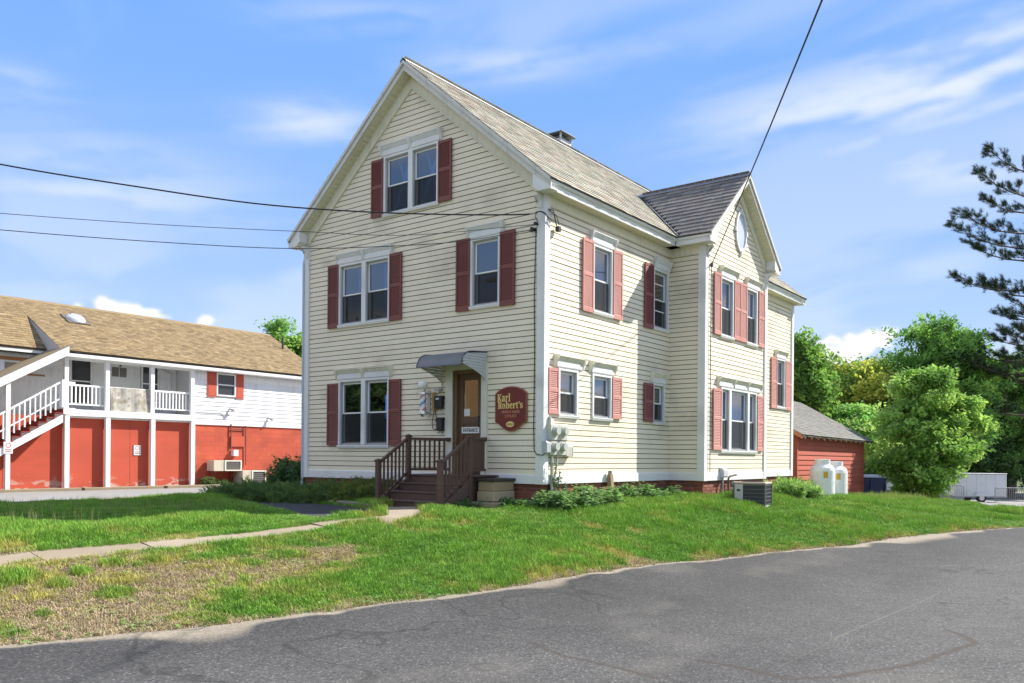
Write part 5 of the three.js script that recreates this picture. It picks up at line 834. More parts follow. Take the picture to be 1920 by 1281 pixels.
  // loose things by it
  const ac = (nm, lb, a, y, w, h, d, legs) => { const k = thing(nm, lb, 'air conditioner', F.P(a + w / 2, y, d)), body = M([.56, .50, .38], .6, { map: T.streak }); part(k, 'case', gb().fbox(F, a, a + w, y, y + h, .05, d), body); part(k, 'face_frame', gb().fbox(F, a + w * .38, a + w, y + h - .05, y + h, d, d + .03).fbox(F, a + w * .38, a + w, y, y + .05, d, d + .03).fbox(F, a + w * .38, a + w * .38 + .06, y + .05, y + h - .05, d, d + .03).fbox(F, a + w - .06, a + w, y + .05, y + h - .05, d, d + .03), M([.70, .66, .56], .5)); part(k, 'grille', gb().fbox(F, a + w * .38 + .06, a + w - .06, y + .05, y + h - .05, d - .01, d + .005), dark); for (let i = 0; i < 6; i++) part(k, 'grille_bar', gb().fbox(F, a + w * .38 + .06, a + w - .06, y + .08 + i * (h - .14) / 6, y + .1 + i * (h - .14) / 6, d + .004, d + .012), M([.2, .17, .14], .7)); if (legs) for (const q of [a + .2, a + w - .2]) part(k, 'bracket', gb().prism([F.P(q - .03, y, .0), F.P(q - .03, y, d * .8), F.P(q - .03, y - .5, .0)], [F.P(q + .03, y, .0), F.P(q + .03, y, d * .8), F.P(q + .03, y - .5, .0)]), M([.3, .07, .05], .8)); };
  ac('wall_air_conditioner', 'beige air conditioner bracketed to the red block wall', 7.1, .98, 1.3, .44, .55, true); ac('ground_air_conditioner', 'beige condenser unit on the ground against the red block wall', 8.35, .33, 1.15, .66, .72, false);
  const sgn = (lb, fr, a, y, d) => { const k = thing('parking_sign', lb, 'sign', fr.P(a, y, d)); part(k, 'plate', gb().fbox(fr, a - .14, a + .14, y, y + .38, d, d + .012), M([.75, .75, .74], .5)); const ring = gb(); for (let i = 0; i < 16; i++) { const w = i / 16 * 6.2832, w2 = (i + 1) / 16 * 6.2832, P = (r, q) => fr.P(a + r * Math.cos(q), y + .27 + r * Math.sin(q), d + .0135); ring.quad(P(.06, w), P(.085, w), P(.085, w2), P(.06, w2)); } part(k, 'prohibition_ring', ring, M([.55, .06, .05], .5)); part(k, 'print', gb().fbox(fr, a - .1, a + .1, y + .11, y + .14, d + .012, d + .0135).fbox(fr, a - .09, a + .09, y + .05, y + .08, d + .012, d + .0135), M([.35, .08, .07], .5)); };
  sgn('white parking sign on the red wall under the porch', F, 4.14, 1.6, .0); sgn('white parking sign on the white post of the outside stair', fs, -.81, 1.62, .945);
  const tarp = gb(), n = 16, m = 8, tp = (i, j) => { const u = i / n, v = j / m; return F.P(lerp(3.02, 4.62, u) + .04 * (1 - v), lerp(3.0, 4.12, v) + .03 * Math.sin(u * 5 + 1) * (1 - v), .10 + .02 * Math.sin(u * 9 + v * 3) + .015 * Math.sin(u * 21)); }; for (let i = 0; i < n; i++) for (let j = 0; j < m; j++) tarp.quad(tp(i, j), tp(i + 1, j), tp(i + 1, j + 1), tp(i, j + 1)); for (let i = 0; i < n; i++) tarp.quad(tp(i, m), tp(i + 1, m), F.P(lerp(3.02, 4.62, (i + 1) / n), 4.155, .02), F.P(lerp(3.02, 4.62, i / n), 4.155, .02));
  solo('hanging_sheet', tarp, new THREE.MeshStandardMaterial({ map: tex(512, (u, v) => { const q = ss(.42, .6, wrapf(u, v, 9, 5)), e = wrapf(u, v, 4, 4), k = .75 + .35 * e; return [lerp(.30, .46, q) * k, lerp(.27, .435, q) * k, lerp(.21, .38, q) * k]; }, .8, .8), roughness: .9, side: THREE.DoubleSide }), F.P(3.8, 3.0, .1), 'stained pale sheet hung over the porch railing', 'sheet');
  const junk = gb(); for (let i = 0; i < 5; i++) junk.tube([F.P(4.9 + i * .12, 3.3, -.1), F.P(4.95 + i * .13, 3.6, -.12 + .05 * Math.sin(i)), F.P(5.0 + i * .1, 3.86, -.15)], .012, 5); void junk;
})();
console.log('building done');
// ---------------------------------------------------------------- shed, tanks and the lot behind
(() => {
  // red garage: wall seen from the lawn runs from p to q
  const p = V(-.12, 0, -14.3), q = V(-.62, 0, -24.1), dir = q.clone().sub(p).normalize(), len = p.distanceTo(q), out = V(-dir.z, 0, dir.x); if (out.x < 0) out.negate();
  const F = frame(p, dir, out), t = thing('red_garage', 'red clapboard garage with grey shingle roof and open rafter tails', 'garage', V(p.x, .1, p.z)), eY = 2.50, W = 5.4, rise = 1.55, R = rng(8);
  const red = [[.38, .085, .05], [.42, .10, .06], [.34, .075, .045]].map(c => M(c, .85, { map: T.streak }));
  part(t, 'core', gb().fbox(F, .03, len - .03, -.4, eY, -W + .03, -.03), red[2]);
  const w = part(t, 'side_wall', gb().fbox(F, 0, len, -.4, eY - .02, -.028, -.012), red[2]); for (let y = -.35; y < eY - .05; y += .165) part(w, 'clapboard', gb().hex([F.P(0, y, -.02), F.P(len, y, -.02), F.P(len, y, .03), F.P(0, y, .03)], [F.P(0, Math.min(eY, y + .165), -.02), F.P(len, Math.min(eY, y + .165), -.02), F.P(len, Math.min(eY, y + .165), .004), F.P(0, Math.min(eY, y + .165), .004)]), red[Math.floor(R() * 3)]);
  for (const a of [0, len - .09]) part(t, 'corner_board', gb().fbox(F, a - .012, a + .1, -.4, eY, -.05, .042), red[1]);
  const gx = a => { const pts = [[-.03, eY], [-W, eY], [-W / 2, eY + rise]]; return pts.map(([d, y]) => F.P(a, y, d)); }; part(t, 'gable_wall', gb().prism(gx(.0), gx(.06)), red[0]); part(t, 'gable_wall', gb().prism(gx(len - .06), gx(len)), red[0]);
  part(t, 'end_wall', gb().fbox(F, -.005, .028, -.4, eY, -W, -.03), red[0]);
  const rs = rise / (W / 2), ov = .30, slab = gb(), y = d => eY + .1 - rs * Math.abs(d + W / 2) + rise; for (const [d0, d1] of [[ov, -W / 2], [-W - ov, -W / 2]]) slab.hex([F.P(-.42, y(d0) - .05, d0), F.P(len + .45, y(d0) - .05, d0), F.P(len + .45, y(d1) - .05, d1), F.P(-.42, y(d1) - .05, d1)], [F.P(-.42, y(d0), d0), F.P(len + .45, y(d0), d0), F.P(len + .45, y(d1), d1), F.P(-.42, y(d1), d1)]);
  const roof = part(t, 'roof', slab, M([.10, .08, .06], .9)), g = gb(); g.c = []; const up = F.P(0, y(-W / 2), -W / 2).sub(F.P(0, y(ov), ov)), L = up.length(); up.normalize(); const nn = dir.clone().cross(up).normalize(); if (nn.y < 0) nn.negate(); const o = F.P(-.45, y(ov), ov + .02).addScaledVector(nn, .002);
  for (let i = 0; i * .15 < L - .02; i++) for (const h of course(null, o, dir, up, nn, 0, len + .93, i, .15, R, null, .01)) { const v = .8 + .35 * R(); g.col = [.235 * v, .225 * v, .195 * v]; g.hex(...h); }
  part(roof, 'shingles', g, new THREE.MeshStandardMaterial({ vertexColors: true, roughness: .95, map: T.grain })).userData.kind = 'stuff';
  part(roof, 'rake_board', gb().prism([F.P(-.44, y(ov) - .13, ov), F.P(-.44, y(ov) + .005, ov), F.P(-.44, y(-W / 2) + .005, -W / 2), F.P(-.44, y(-W / 2) - .13, -W / 2)], [F.P(-.40, y(ov) - .13, ov), F.P(-.40, y(ov) + .005, ov), F.P(-.40, y(-W / 2) + .005, -W / 2), F.P(-.40, y(-W / 2) - .13, -W / 2)]), M([.40, .16, .07], .8));
  for (let k = 0; k <= 12; k++) { const a = lerp(.1, len - .1, k / 12); part(t, 'rafter_tail', gb().hex([F.P(a - .025, y(-.1) - .15, -.1), F.P(a + .025, y(-.1) - .15, -.1), F.P(a + .025, y(ov - .03) - .13, ov - .03), F.P(a - .025, y(ov - .03) - .13, ov - .03)], [F.P(a - .025, y(-.1) - .051, -.1), F.P(a + .025, y(-.1) - .051, -.1), F.P(a + .025, y(ov - .03) - .051, ov - .03), F.P(a - .025, y(ov - .03) - .051, ov - .03)]), M([.50, .42, .30], .8)); }
  const lb = thing('wall_light_box', 'white and dark box fixed to the red garage wall above the tanks', 'box', F.P(5.4, .9, .1)); part(lb, 'box', gb().fprism(F, [[.95, .03], [.95, .28], [1.12, .3], [1.28, .12], [1.28, .03]], 5.2, 5.65), M([.68, .70, .73], .5)); part(lb, 'hood', gb().fprism(F, [[1.12, .302], [1.29, .122], [1.32, .13], [1.15, .33]], 5.16, 5.69), M([.06, .07, .09], .6));

  // propane tanks
  const tank = (x, z, lb, hgt) => { const y = H(x, z) - .02, k = thing('propane_tank', lb, 'tank', V(x, y, z), 'propane tanks by the garage'), m = M([.78, .78, .76], .4, { map: T.grime }), r = .375, prof = [[.30, .0], [.30, .06], null, [.2, .07], [.34, .10], [r, .16], [r, hgt - .2], [.355, hgt - .1], [.29, hgt - .03], [.18, hgt + .02], [0, hgt + .035]]; own(k, 'body', gb().lathe(prof, V(0, 0, 0), 28), m); own(k, 'weld_seam', gb().lathe([[r + .002, hgt * .52], [r + .006, hgt * .52 + .01], [r + .002, hgt * .52 + .02]], V(0, 0, 0), 28), m); const c = gb(); for (let i = 2; i < 24; i++) { const w = i / 24 * 6.2832 - .9, w2 = (i + 1) / 24 * 6.2832 - .9, P = (a, y, rr) => V(rr * Math.cos(a), y, rr * Math.sin(a)); for (const rr of [.235, .22]) c.quad(P(w, hgt - .04, rr), P(w2, hgt - .04, rr), P(w2, hgt + .16, rr), P(w, hgt + .16, rr)); c.quad(P(w, hgt + .16, .22), P(w, hgt + .16, .235), P(w2, hgt + .16, .235), P(w2, hgt + .16, .22)); } own(k, 'collar', c, m); own(k, 'collar_top', gb().lathe([[.0, hgt + .17], [.16, hgt + .165], [.225, hgt + .14]], V(0, 0, 0), 20), m); own(k, 'valve', gb().cyl(V(0, hgt + .02, 0), V(0, hgt + .12, 0), .04, 8), M([.35, .27, .1], .4, { metalness: .7 }));
    const a0 = Math.atan2(CAM.z - z, CAM.x - x) - .45, s = gb(); for (let i = 0; i < 4; i++) { const P = (u, y) => V((r + .003) * Math.cos(a0 + u), y, (r + .003) * Math.sin(a0 + u)); s.quad(P(i * .09, hgt - .42, 0), P((i + 1) * .09, hgt - .42), P((i + 1) * .09, hgt - .22), P(i * .09, hgt - .22)); } own(k, 'warning_sticker', s, M([.62, .36, .03], .6, { map: T.grime })); return k; };
  tank(.70, -14.35, 'white upright propane tank with orange sticker, the fuller one before the garage', 1.16); tank(.82, -15.3, 'white upright propane tank standing behind the other tank by the garage', 1.16);
  // dumpster
  const d = at(1640, 930, 46), dt = thing('dumpster', 'dark blue dumpster with grey lid and white label beside the garage', 'dumpster', V(d.x, H(d.x, d.z), d.z)), blue = M([.018, .03, .085], .55, { map: T.grime });
  dt.rotation.y = YAW - .1; own(dt, 'bin', gb().hex([V(-.8, .12, -.5), V(.85, .12, -.5), V(.85, .12, .45), V(-.8, .12, .45)], [V(-.9, 1.0, -.6), V(.95, 1.0, -.6), V(.95, 1.0, .55), V(-.9, 1.0, .55)]), blue); own(dt, 'rim', gb().bbox(-.94, .99, .95, 1.02, -.64, .6, .01), blue); own(dt, 'lid', gb().hex([V(-.95, 1.02, -.62), V(.99, 1.02, -.62), V(.99, 1.02, .62), V(-.95, 1.02, .62)], [V(-.93, 1.17, -.6), V(.97, 1.17, -.6), V(.97, 1.06, .62), V(-.93, 1.06, .62)]), M([.42, .43, .45], .6)); for (const x of [-.35, .4]) own(dt, 'side_rib', gb().box(x - .04, x + .04, .14, .95, .49, .575), blue); own(dt, 'label', gb().quad(V(.42, .35, .535), V(.86, .35, .535), V(.86, .85, .575), V(.42, .85, .575)), M([.68, .68, .68], .6)); for (const x of [-.7, .75]) own(dt, 'wheel', gb().cyl(V(x - .03, .07, .3), V(x + .03, .07, .3), .09, 12), MT.black);
  // trailer
  const c = at(1826, 940, 58), tr = thing('cargo_trailer', 'white enclosed cargo trailer parked behind the metal barriers', 'trailer', V(c.x, H(c.x, c.z), c.z)), tw = M([.76, .77, .80], .4, { map: T.grime }), gy = M([.35, .36, .38], .4, { metalness: .5 }); tr.rotation.y = YAW;
  own(tr, 'body', gb().bbox(-1.75, 1.75, .38, 1.95, -.9, .9, .05), tw); own(tr, 'roof_trim', gb().bbox(-1.78, 1.78, 1.93, 1.99, -.93, .93, .02), gy); own(tr, 'lower_trim', gb().box(-1.76, 1.76, .34, .42, -.91, .915), gy); for (let k = 0; k <= 5; k++) own(tr, 'panel_seam', gb().box(-1.65 + k * .66 - .006, -1.65 + k * .66 + .006, .42, 1.93, .9, .904), gy);
  own(tr, 'fender', gb().prism([V(-.5, .42, .88), V(-.35, .66, .88), V(.35, .66, .88), V(.5, .42, .88)], [V(-.5, .42, 1.06), V(-.35, .66, 1.06), V(.35, .66, 1.06), V(.5, .42, 1.06)]), tw); for (const s of [-1, 1]) { const wh = own(tr, 'wheel', gb().cyl(V(0, .31, s * .8), V(0, .31, s * 1.0), .31, 22), MT.black); part(wh, 'rim', gb().cyl(V(0, .31, s * .99), V(0, .31, s * 1.012), .18, 16), M([.6, .6, .62], .3, { metalness: .7 })); }
  own(tr, 'hitch', gb().hex([V(-1.75, .36, -.5), V(-1.75, .36, .5), V(-2.9, .36, .05), V(-2.9, .36, -.05)], [V(-1.75, .46, -.5), V(-1.75, .46, .5), V(-2.9, .46, .05), V(-2.9, .46, -.05)]), gy); own(tr, 'jack', gb().cyl(V(-2.6, .02, 0), V(-2.6, .8, 0), .035, 8), gy);
  // crowd barriers
  const bm = M([.30, .31, .32], .45, { metalness: .3 });
  const bar = (u, v, depth, w, turn, lb) => { const b = at(u, v, depth), k = thing('crowd_barrier', lb, 'barrier', V(b.x, H(b.x, b.z), b.z), 'steel crowd barriers along the lot'); k.rotation.y = turn; const r = .028, R0 = .12, y1 = 1.06, pts = []; for (const [cx, cy, a0] of [[-w + R0, y1 - R0, Math.PI], [w - R0, y1 - R0, Math.PI / 2]]) for (let i = 0; i <= 5; i++) { const a = a0 - i / 5 * Math.PI / 2; pts.push(V(cx + R0 * Math.cos(a), cy + R0 * Math.sin(a), 0)); } own(k, 'frame', gb().tube([V(-w, .04, 0), ...pts, V(w, .04, 0)], r, 8), bm); own(k, 'lower_bar', gb().cyl(V(-w, .2, 0), V(w, .2, 0), .016, 8), bm); const n = Math.round(w * 2 / .125); for (let i = 1; i < n; i++) { const x = lerp(-w, w, i / n); own(k, 'upright', gb().cyl(V(x, .2, 0), V(x, y1, 0), .016, 6), bm); } for (const x of [-w + .15, w - .15]) own(k, 'foot', gb().tube([V(x, .2, 0), V(x, .05, .0), V(x, .02, .28)], .015, 6).tube([V(x, .05, 0), V(x, .02, -.28)], .015, 6), bm); };
  bar(1782, 940, 56, .85, YAW - .12, 'steel crowd barrier in front of the trailer, beside the tall grass'); bar(1900, 944, 54, 1.15, YAW - .05, 'steel crowd barrier to the right of the trailer wheel'); bar(1990, 946, 54, 1.1, YAW - .02, 'steel crowd barrier beyond the one by the trailer');
  // roof of a house beyond the garage
  const hb = at(1536, 800, 62), hy = H(hb.x, hb.z), nh = thing('far_house', 'small pale house with grey roof showing behind the garage roof', 'house', V(hb.x, hy, hb.z)); nh.rotation.y = .3; const top = at(1536, 768, 62).y - hy; own(nh, 'wall', gb().box(-2.2, 2.2, -.5, top - 1.2, -4, 4), M([.72, .73, .74], .7)); own(nh, 'gable', gb().prism([V(-2.2, top - 1.2, 4), V(2.2, top - 1.2, 4), V(0, top, 4)], [V(-2.2, top - 1.2, -4), V(2.2, top - 1.2, -4), V(0, top, -4)]), M([.72, .73, .74], .7)); own(nh, 'roof', gb().hex([V(-2.5, top - 1.35, 4.3), V(0, top + .02, 4.3), V(0, top + .02, -4.3), V(-2.5, top - 1.35, -4.3)], [V(-2.5, top - 1.2, 4.3), V(0, top + .16, 4.3), V(0, top + .16, -4.3), V(-2.5, top - 1.2, -4.3)]).hex([V(2.5, top - 1.35, 4.3), V(0, top + .02, 4.3), V(0, top + .02, -4.3), V(2.5, top - 1.35, -4.3)], [V(2.5, top - 1.2, 4.3), V(0, top + .16, 4.3), V(0, top + .16, -4.3), V(2.5, top - 1.2, -4.3)]), M([.33, .35, .39], .8));
})();
console.log('yard done');
// ---------------------------------------------------------------- plants
function leafSprig(n, len, wid, spread, seed, droop = .2) {
  const g = gb(), R = rng(seed);
  for (let k = 0; k < n; k++) {
    const a = R() * 6.2832, e = (R() - .45) * 1.6, o = V((R() - .5) * spread, (R() - .5) * spread, (R() - .5) * spread), d = V(Math.cos(a) * Math.cos(e), Math.sin(e) - droop, Math.sin(a) * Math.cos(e)).normalize(), s = V(-Math.sin(a), (R() - .5) * .9, Math.cos(a)).normalize(), l = len * (.7 + .6 * R()), w = wid * (.7 + .6 * R()), m = o.clone().addScaledVector(d, l * .45), tip = o.clone().addScaledVector(d, l).add(V(0, -l * .12, 0)), up = d.clone().cross(s).multiplyScalar(l * .08);
    const L = m.clone().addScaledVector(s, w / 2).add(up), Rr = m.clone().addScaledVector(s, -w / 2).add(up);
    g.tri(o, L, tip); g.tri(o, tip, Rr);
  }
  return g.geo();
}
function needleSprig(n, len, spread, seed, w = .012) {
  const g = gb(), R = rng(seed);
  for (let k = 0; k < n; k++) { const t = R(), o = V(t * spread, (R() - .5) * .04, (R() - .5) * .04), a = R() * 6.2832, d = V(.55 + R() * .4, Math.sin(a) * .8, Math.cos(a) * .8).normalize(), s = V(-d.z, 0, d.x).normalize().multiplyScalar(w / 2), l = len * (.6 + .6 * R()), q = V(0, w * .5, 0); g.tri(o.clone().add(s), o.clone().sub(s), o.clone().addScaledVector(d, l)); g.tri(o.clone().add(q), o.clone().sub(q), o.clone().addScaledVector(d, l)); }
  return g.geo();
}
const leafMat = new THREE.MeshPhysicalMaterial({ color: 0xffffff, roughness: 1, transmission: .5, thickness: 0, side: THREE.DoubleSide, specularIntensity: .4 });
const bark = M([.12, .095, .075], .95, { map: T.wood, bumpMap: T.grainBump, bumpScale: .01 });
const _m = new THREE.Matrix4(), _q = new THREE.Quaternion(), _e = new THREE.Euler(), _s = V(1, 1, 1), _c = new THREE.Color();
function scatter(parent, name, geo, mat, list, kind) {           // list of [position, euler or quaternion, scale, colour]
  const o = new THREE.InstancedMesh(geo, mat, list.length); o.name = name;
  list.forEach(([p, r, s, c], i) => { if (r.isQuaternion) _q.copy(r); else _q.setFromEuler(_e.set(r[0], r[1], r[2])); if (Array.isArray(s)) _s.set(...s); else _s.set(s, s, s); o.setMatrixAt(i, _m.compose(p, _q, _s)); o.setColorAt(i, _c.setRGB(...c)); });
  if (kind) o.userData.kind = kind; parent.add(shade(o)); return o;
}
const mixc = (a, b, t) => [lerp(a[0], b[0], t), lerp(a[1], b[1], t), lerp(a[2], b[2], t)];
// o: base, top (heights above base), lobes [dx, y, dz, rx, ry, rz], clusters, per, leaf (sprig scale), colours
const SPRIGS = [leafSprig(8, .30, .16, .42, 1), leafSprig(8, .26, .13, .46, 2), leafSprig(9, .22, .15, .40, 3)];
function tree(name, label, o, group) {
  const R = rng(o.seed), t = thing(name, label, 'tree', o.base, group), list = [], limbs = gb(), th = o.trunk ?? .22, lob = o.lobes, tot = lob.reduce((s, l) => s + Math.pow(l[3] * l[4] * l[5], .8), 0);
  const crownBase = Math.min(...lob.map(l => l[1] - l[4] * .6)), stemTop = V((R() - .5) * .6, lob[0][1], (R() - .5) * .6), path = [V(0, -.2, 0), V((R() - .5) * .2, crownBase * .5, (R() - .5) * .2), V(stemTop.x * .6, lerp(crownBase, stemTop.y, .4), stemTop.z * .6), stemTop];
  limbs.tube(path, [th * 1.25, th, th * .7, th * .25], 8);
  for (const [dx, y, dz, rx, ry, rz] of lob) {
    const nc = Math.max(3, Math.round(o.clusters * Math.pow(rx * ry * rz, .8) / tot));
    for (let k = 0; k < nc; k++) {
      const u = R() * 2 - 1, a = R() * 6.2832, rr = Math.pow(R(), .36), sq = Math.sqrt(1 - u * u), c = V(dx + rx * rr * sq * Math.cos(a), y + ry * rr * u, dz + rz * rr * sq * Math.sin(a)), cr = (o.cr ?? .75) * (.55 + .9 * R());
      if (k % 4 === 0) { const b = path[2].clone().lerp(path[3], R() * .8).lerp(path[1], R() * .4), m = b.clone().lerp(c, .5).add(V(0, -.15, 0)); limbs.tube([b, m, c], [th * .28, th * .16, th * .05], 5, 0, false); }
      const tone = clamp(.5 + (R() - .5) * 1.1), n = Math.round(o.per * (.6 + .8 * R()));
      for (let i = 0; i < n; i++) { const d = V(R() + R() + R() - 1.5, (R() + R() + R() - 1.5) * .5, R() + R() + R() - 1.5).multiplyScalar(cr * 1.25), p = c.clone().add(d); if (p.y < .15) continue; const q = clamp(tone + (R() - .5) * .5); let col = mixc(o.dark, o.light, q); if (o.tint && R() < o.tint[1] * (.3 + tone)) col = o.tint[0]; list.push([p, [R() * .8 - .4, R() * 6.2832, R() * .8 - .4], o.leaf * (.65 + .7 * R()), col]); }
    }
  }
  own(t, 'trunk', limbs, bark); scatter(t, 'crown', SPRIGS[o.seed % 3], leafMat, list, 'stuff'); return t;
}
const foot = (u, v, depth) => { const p = at(u, v, depth); return V(p.x, H(p.x, p.z) - .05, p.z); };
const yAt = (v, depth, u) => at(u, v, depth).y;
// a tree by its crown in the photograph: centre u, top v, bottom v, half width in pixels, distance
function pxTree(name, label, u, v0, v1, half, depth, o, group) {
  const b = foot(u, 900, depth), top = yAt(v0, depth, u) - b.y, bot = Math.max(.3, yAt(v1, depth, u) - b.y), r = half / FPX * depth, cy = (top + bot) / 2, ry = (top - bot) / 2, R = rng(o.seed + 100);
  let lobes = [[0, cy, 0, r * .7, ry * .78, r * .7], [-r * .45, cy - ry * .25, r * .2, r * .5, ry * .5, r * .5], [r * .45, cy - ry * .1, -r * .1, r * .5, ry * .55, r * .5], [r * .1, cy + ry * .45, r * .1, r * .4, ry * .4, r * .4], [(R() - .5) * r, cy - ry * .5, r * .3, r * .55, ry * .45, r * .5]];
  if (o.px) lobes = o.px.map(([pu, pv, pr, pd]) => { const c = at(pu, pv, depth + (pd ?? 0)).sub(b), q = pr / FPX * depth; return [c.x, c.y, c.z, q, q * .9, q]; });
  else for (let k = 0; k < 11; k++) { const a = R() * 6.2832, e = -.3 + R() * 1.7, q = .16 + .17 * R(), k1 = .72 + .3 * R(); lobes.push([r * k1 * Math.cos(a) * Math.cos(e), cy + ry * k1 * Math.sin(e), r * k1 * Math.sin(a) * Math.cos(e), r * q, ry * q, r * q]); }
  return tree(name, label, { base: b, lobes, ...o }, group);
}
const G1 = [.115, .26, .045], G2 = [.28, .46, .08], BG = 'trees behind the garage and the lot';
pxTree('maple_tree', 'mid green tree rising directly behind the rear corner of the cream house', 1482, 612, 860, 62, 44, { seed: 1, clusters: 68, per: 44, leaf: 1.0, dark: G1, light: G2, trunk: .25 }, BG);
pxTree('oak_tree', 'olive tree with yellowish new leaves above the garage roof', 1610, 676, 870, 78, 54, { seed: 2, clusters: 96, per: 44, leaf: 1.05, cr: .8, dark: [0.209, 0.360, 0.057], light: [0.540, 0.600, 0.095], tint: [[0.600, 0.600, 0.095], .25], trunk: .3 }, BG);
pxTree('maple_tree', 'tall green tree with ragged top standing behind the bright bushy tree', 1752, 616, 860, 88, 52, { seed: 4, clusters: 104, per: 46, leaf: 1.05, cr: .85, dark: [0.108, 0.269, 0.050], light: [0.257, 0.462, 0.077], trunk: .3 }, BG);
pxTree('shrub_tree', 'bright green bushy tree at the edge of the lawn right of the garage', 1742, 692, 930, 84, 36, { px: [[1735, 752, 50], [1788, 790, 42, -.4], [1700, 800, 44, -.6], [1745, 845, 56, -.8], [1688, 868, 36, -.8], [1795, 840, 28, -.5], [1818, 768, 20], [1830, 800, 14], [1756, 712, 26], [1712, 728, 22], [1722, 900, 44, -.9], [1765, 885, 26], [1690, 770, 20], [1760, 770, 40, 1.2]], seed: 3, clusters: 100, per: 62, leaf: .7, cr: .42, dark: [.19, .37, .065], light: [.42, .62, .13], trunk: .12 });
pxTree('shrub_tree', 'pale green sapling behind the end of the garage roof', 1608, 772, 880, 58, 43, { seed: 6, clusters: 48, per: 55, leaf: .75, cr: .5, dark: [0.265, 0.567, 0.113], light: [0.459, 0.600, 0.162], trunk: .1 });
pxTree('maple_tree', 'broad green tree behind the trailer under the pine', 1895, 694, 900, 90, 68, { seed: 5, clusters: 104, per: 46, leaf: 1.0, cr: .8, dark: [0.108, 0.252, 0.050], light: [0.257, 0.487, 0.090], trunk: .3 }, BG);
pxTree('maple_tree', 'dark green tree standing between the bright tree and the pine', 1835, 690, 900, 66, 72, { seed: 7, clusters: 88, per: 44, leaf: 1.1, cr: .9, dark: [0.064, 0.161, 0.043], light: [0.115, 0.243, 0.051], trunk: .3 }, BG);
[[1520, 700, 70, 74], [1680, 690, 80, 78], [1790, 700, 80, 82], [1900, 680, 90, 86], [1990, 700, 80, 76], [2085, 690, 80, 78], [2190, 705, 80, 74], [1445, 700, 60, 76]].forEach(([u, v, w, d], i) => pxTree('woodland_tree', 'tree of the dense green wood that closes the view behind the garage and lot', u, v, 890, w, d, { seed: 20 + i, clusters: 88, per: 45, leaf: 1.35, cr: 1.1, dark: [0.091, 0.216, 0.050], light: [0.192, 0.359, 0.072], trunk: .3 }, 'wood behind the lot'));
[[1470, 60, 66], [1560, 60, 70], [1660, 55, 66], [1745, 60, 72], [1835, 62, 68], [1925, 62, 70], [2010, 60, 72]].forEach(([u, w, d], i) => pxTree('woodland_shrub', 'dark leafy undergrowth along the foot of the wood behind the lot', u, 815 + (i % 3) * 12, 905, w, d, { seed: 140 + i, clusters: 56, per: 45, leaf: 1.2, cr: .8, dark: [0.047, 0.115, 0.027], light: [0.135, 0.270, 0.054], trunk: .06 }, 'undergrowth behind the lot'));
pxTree('maple_tree', 'green tree top showing above the far end of the tan roof', 548, 596, 760, 48, 60, { seed: 8, clusters: 56, per: 44, leaf: 1.0, cr: .8, dark: [0.179, 0.395, 0.071], light: [0.410, 0.600, 0.128], trunk: .25 });
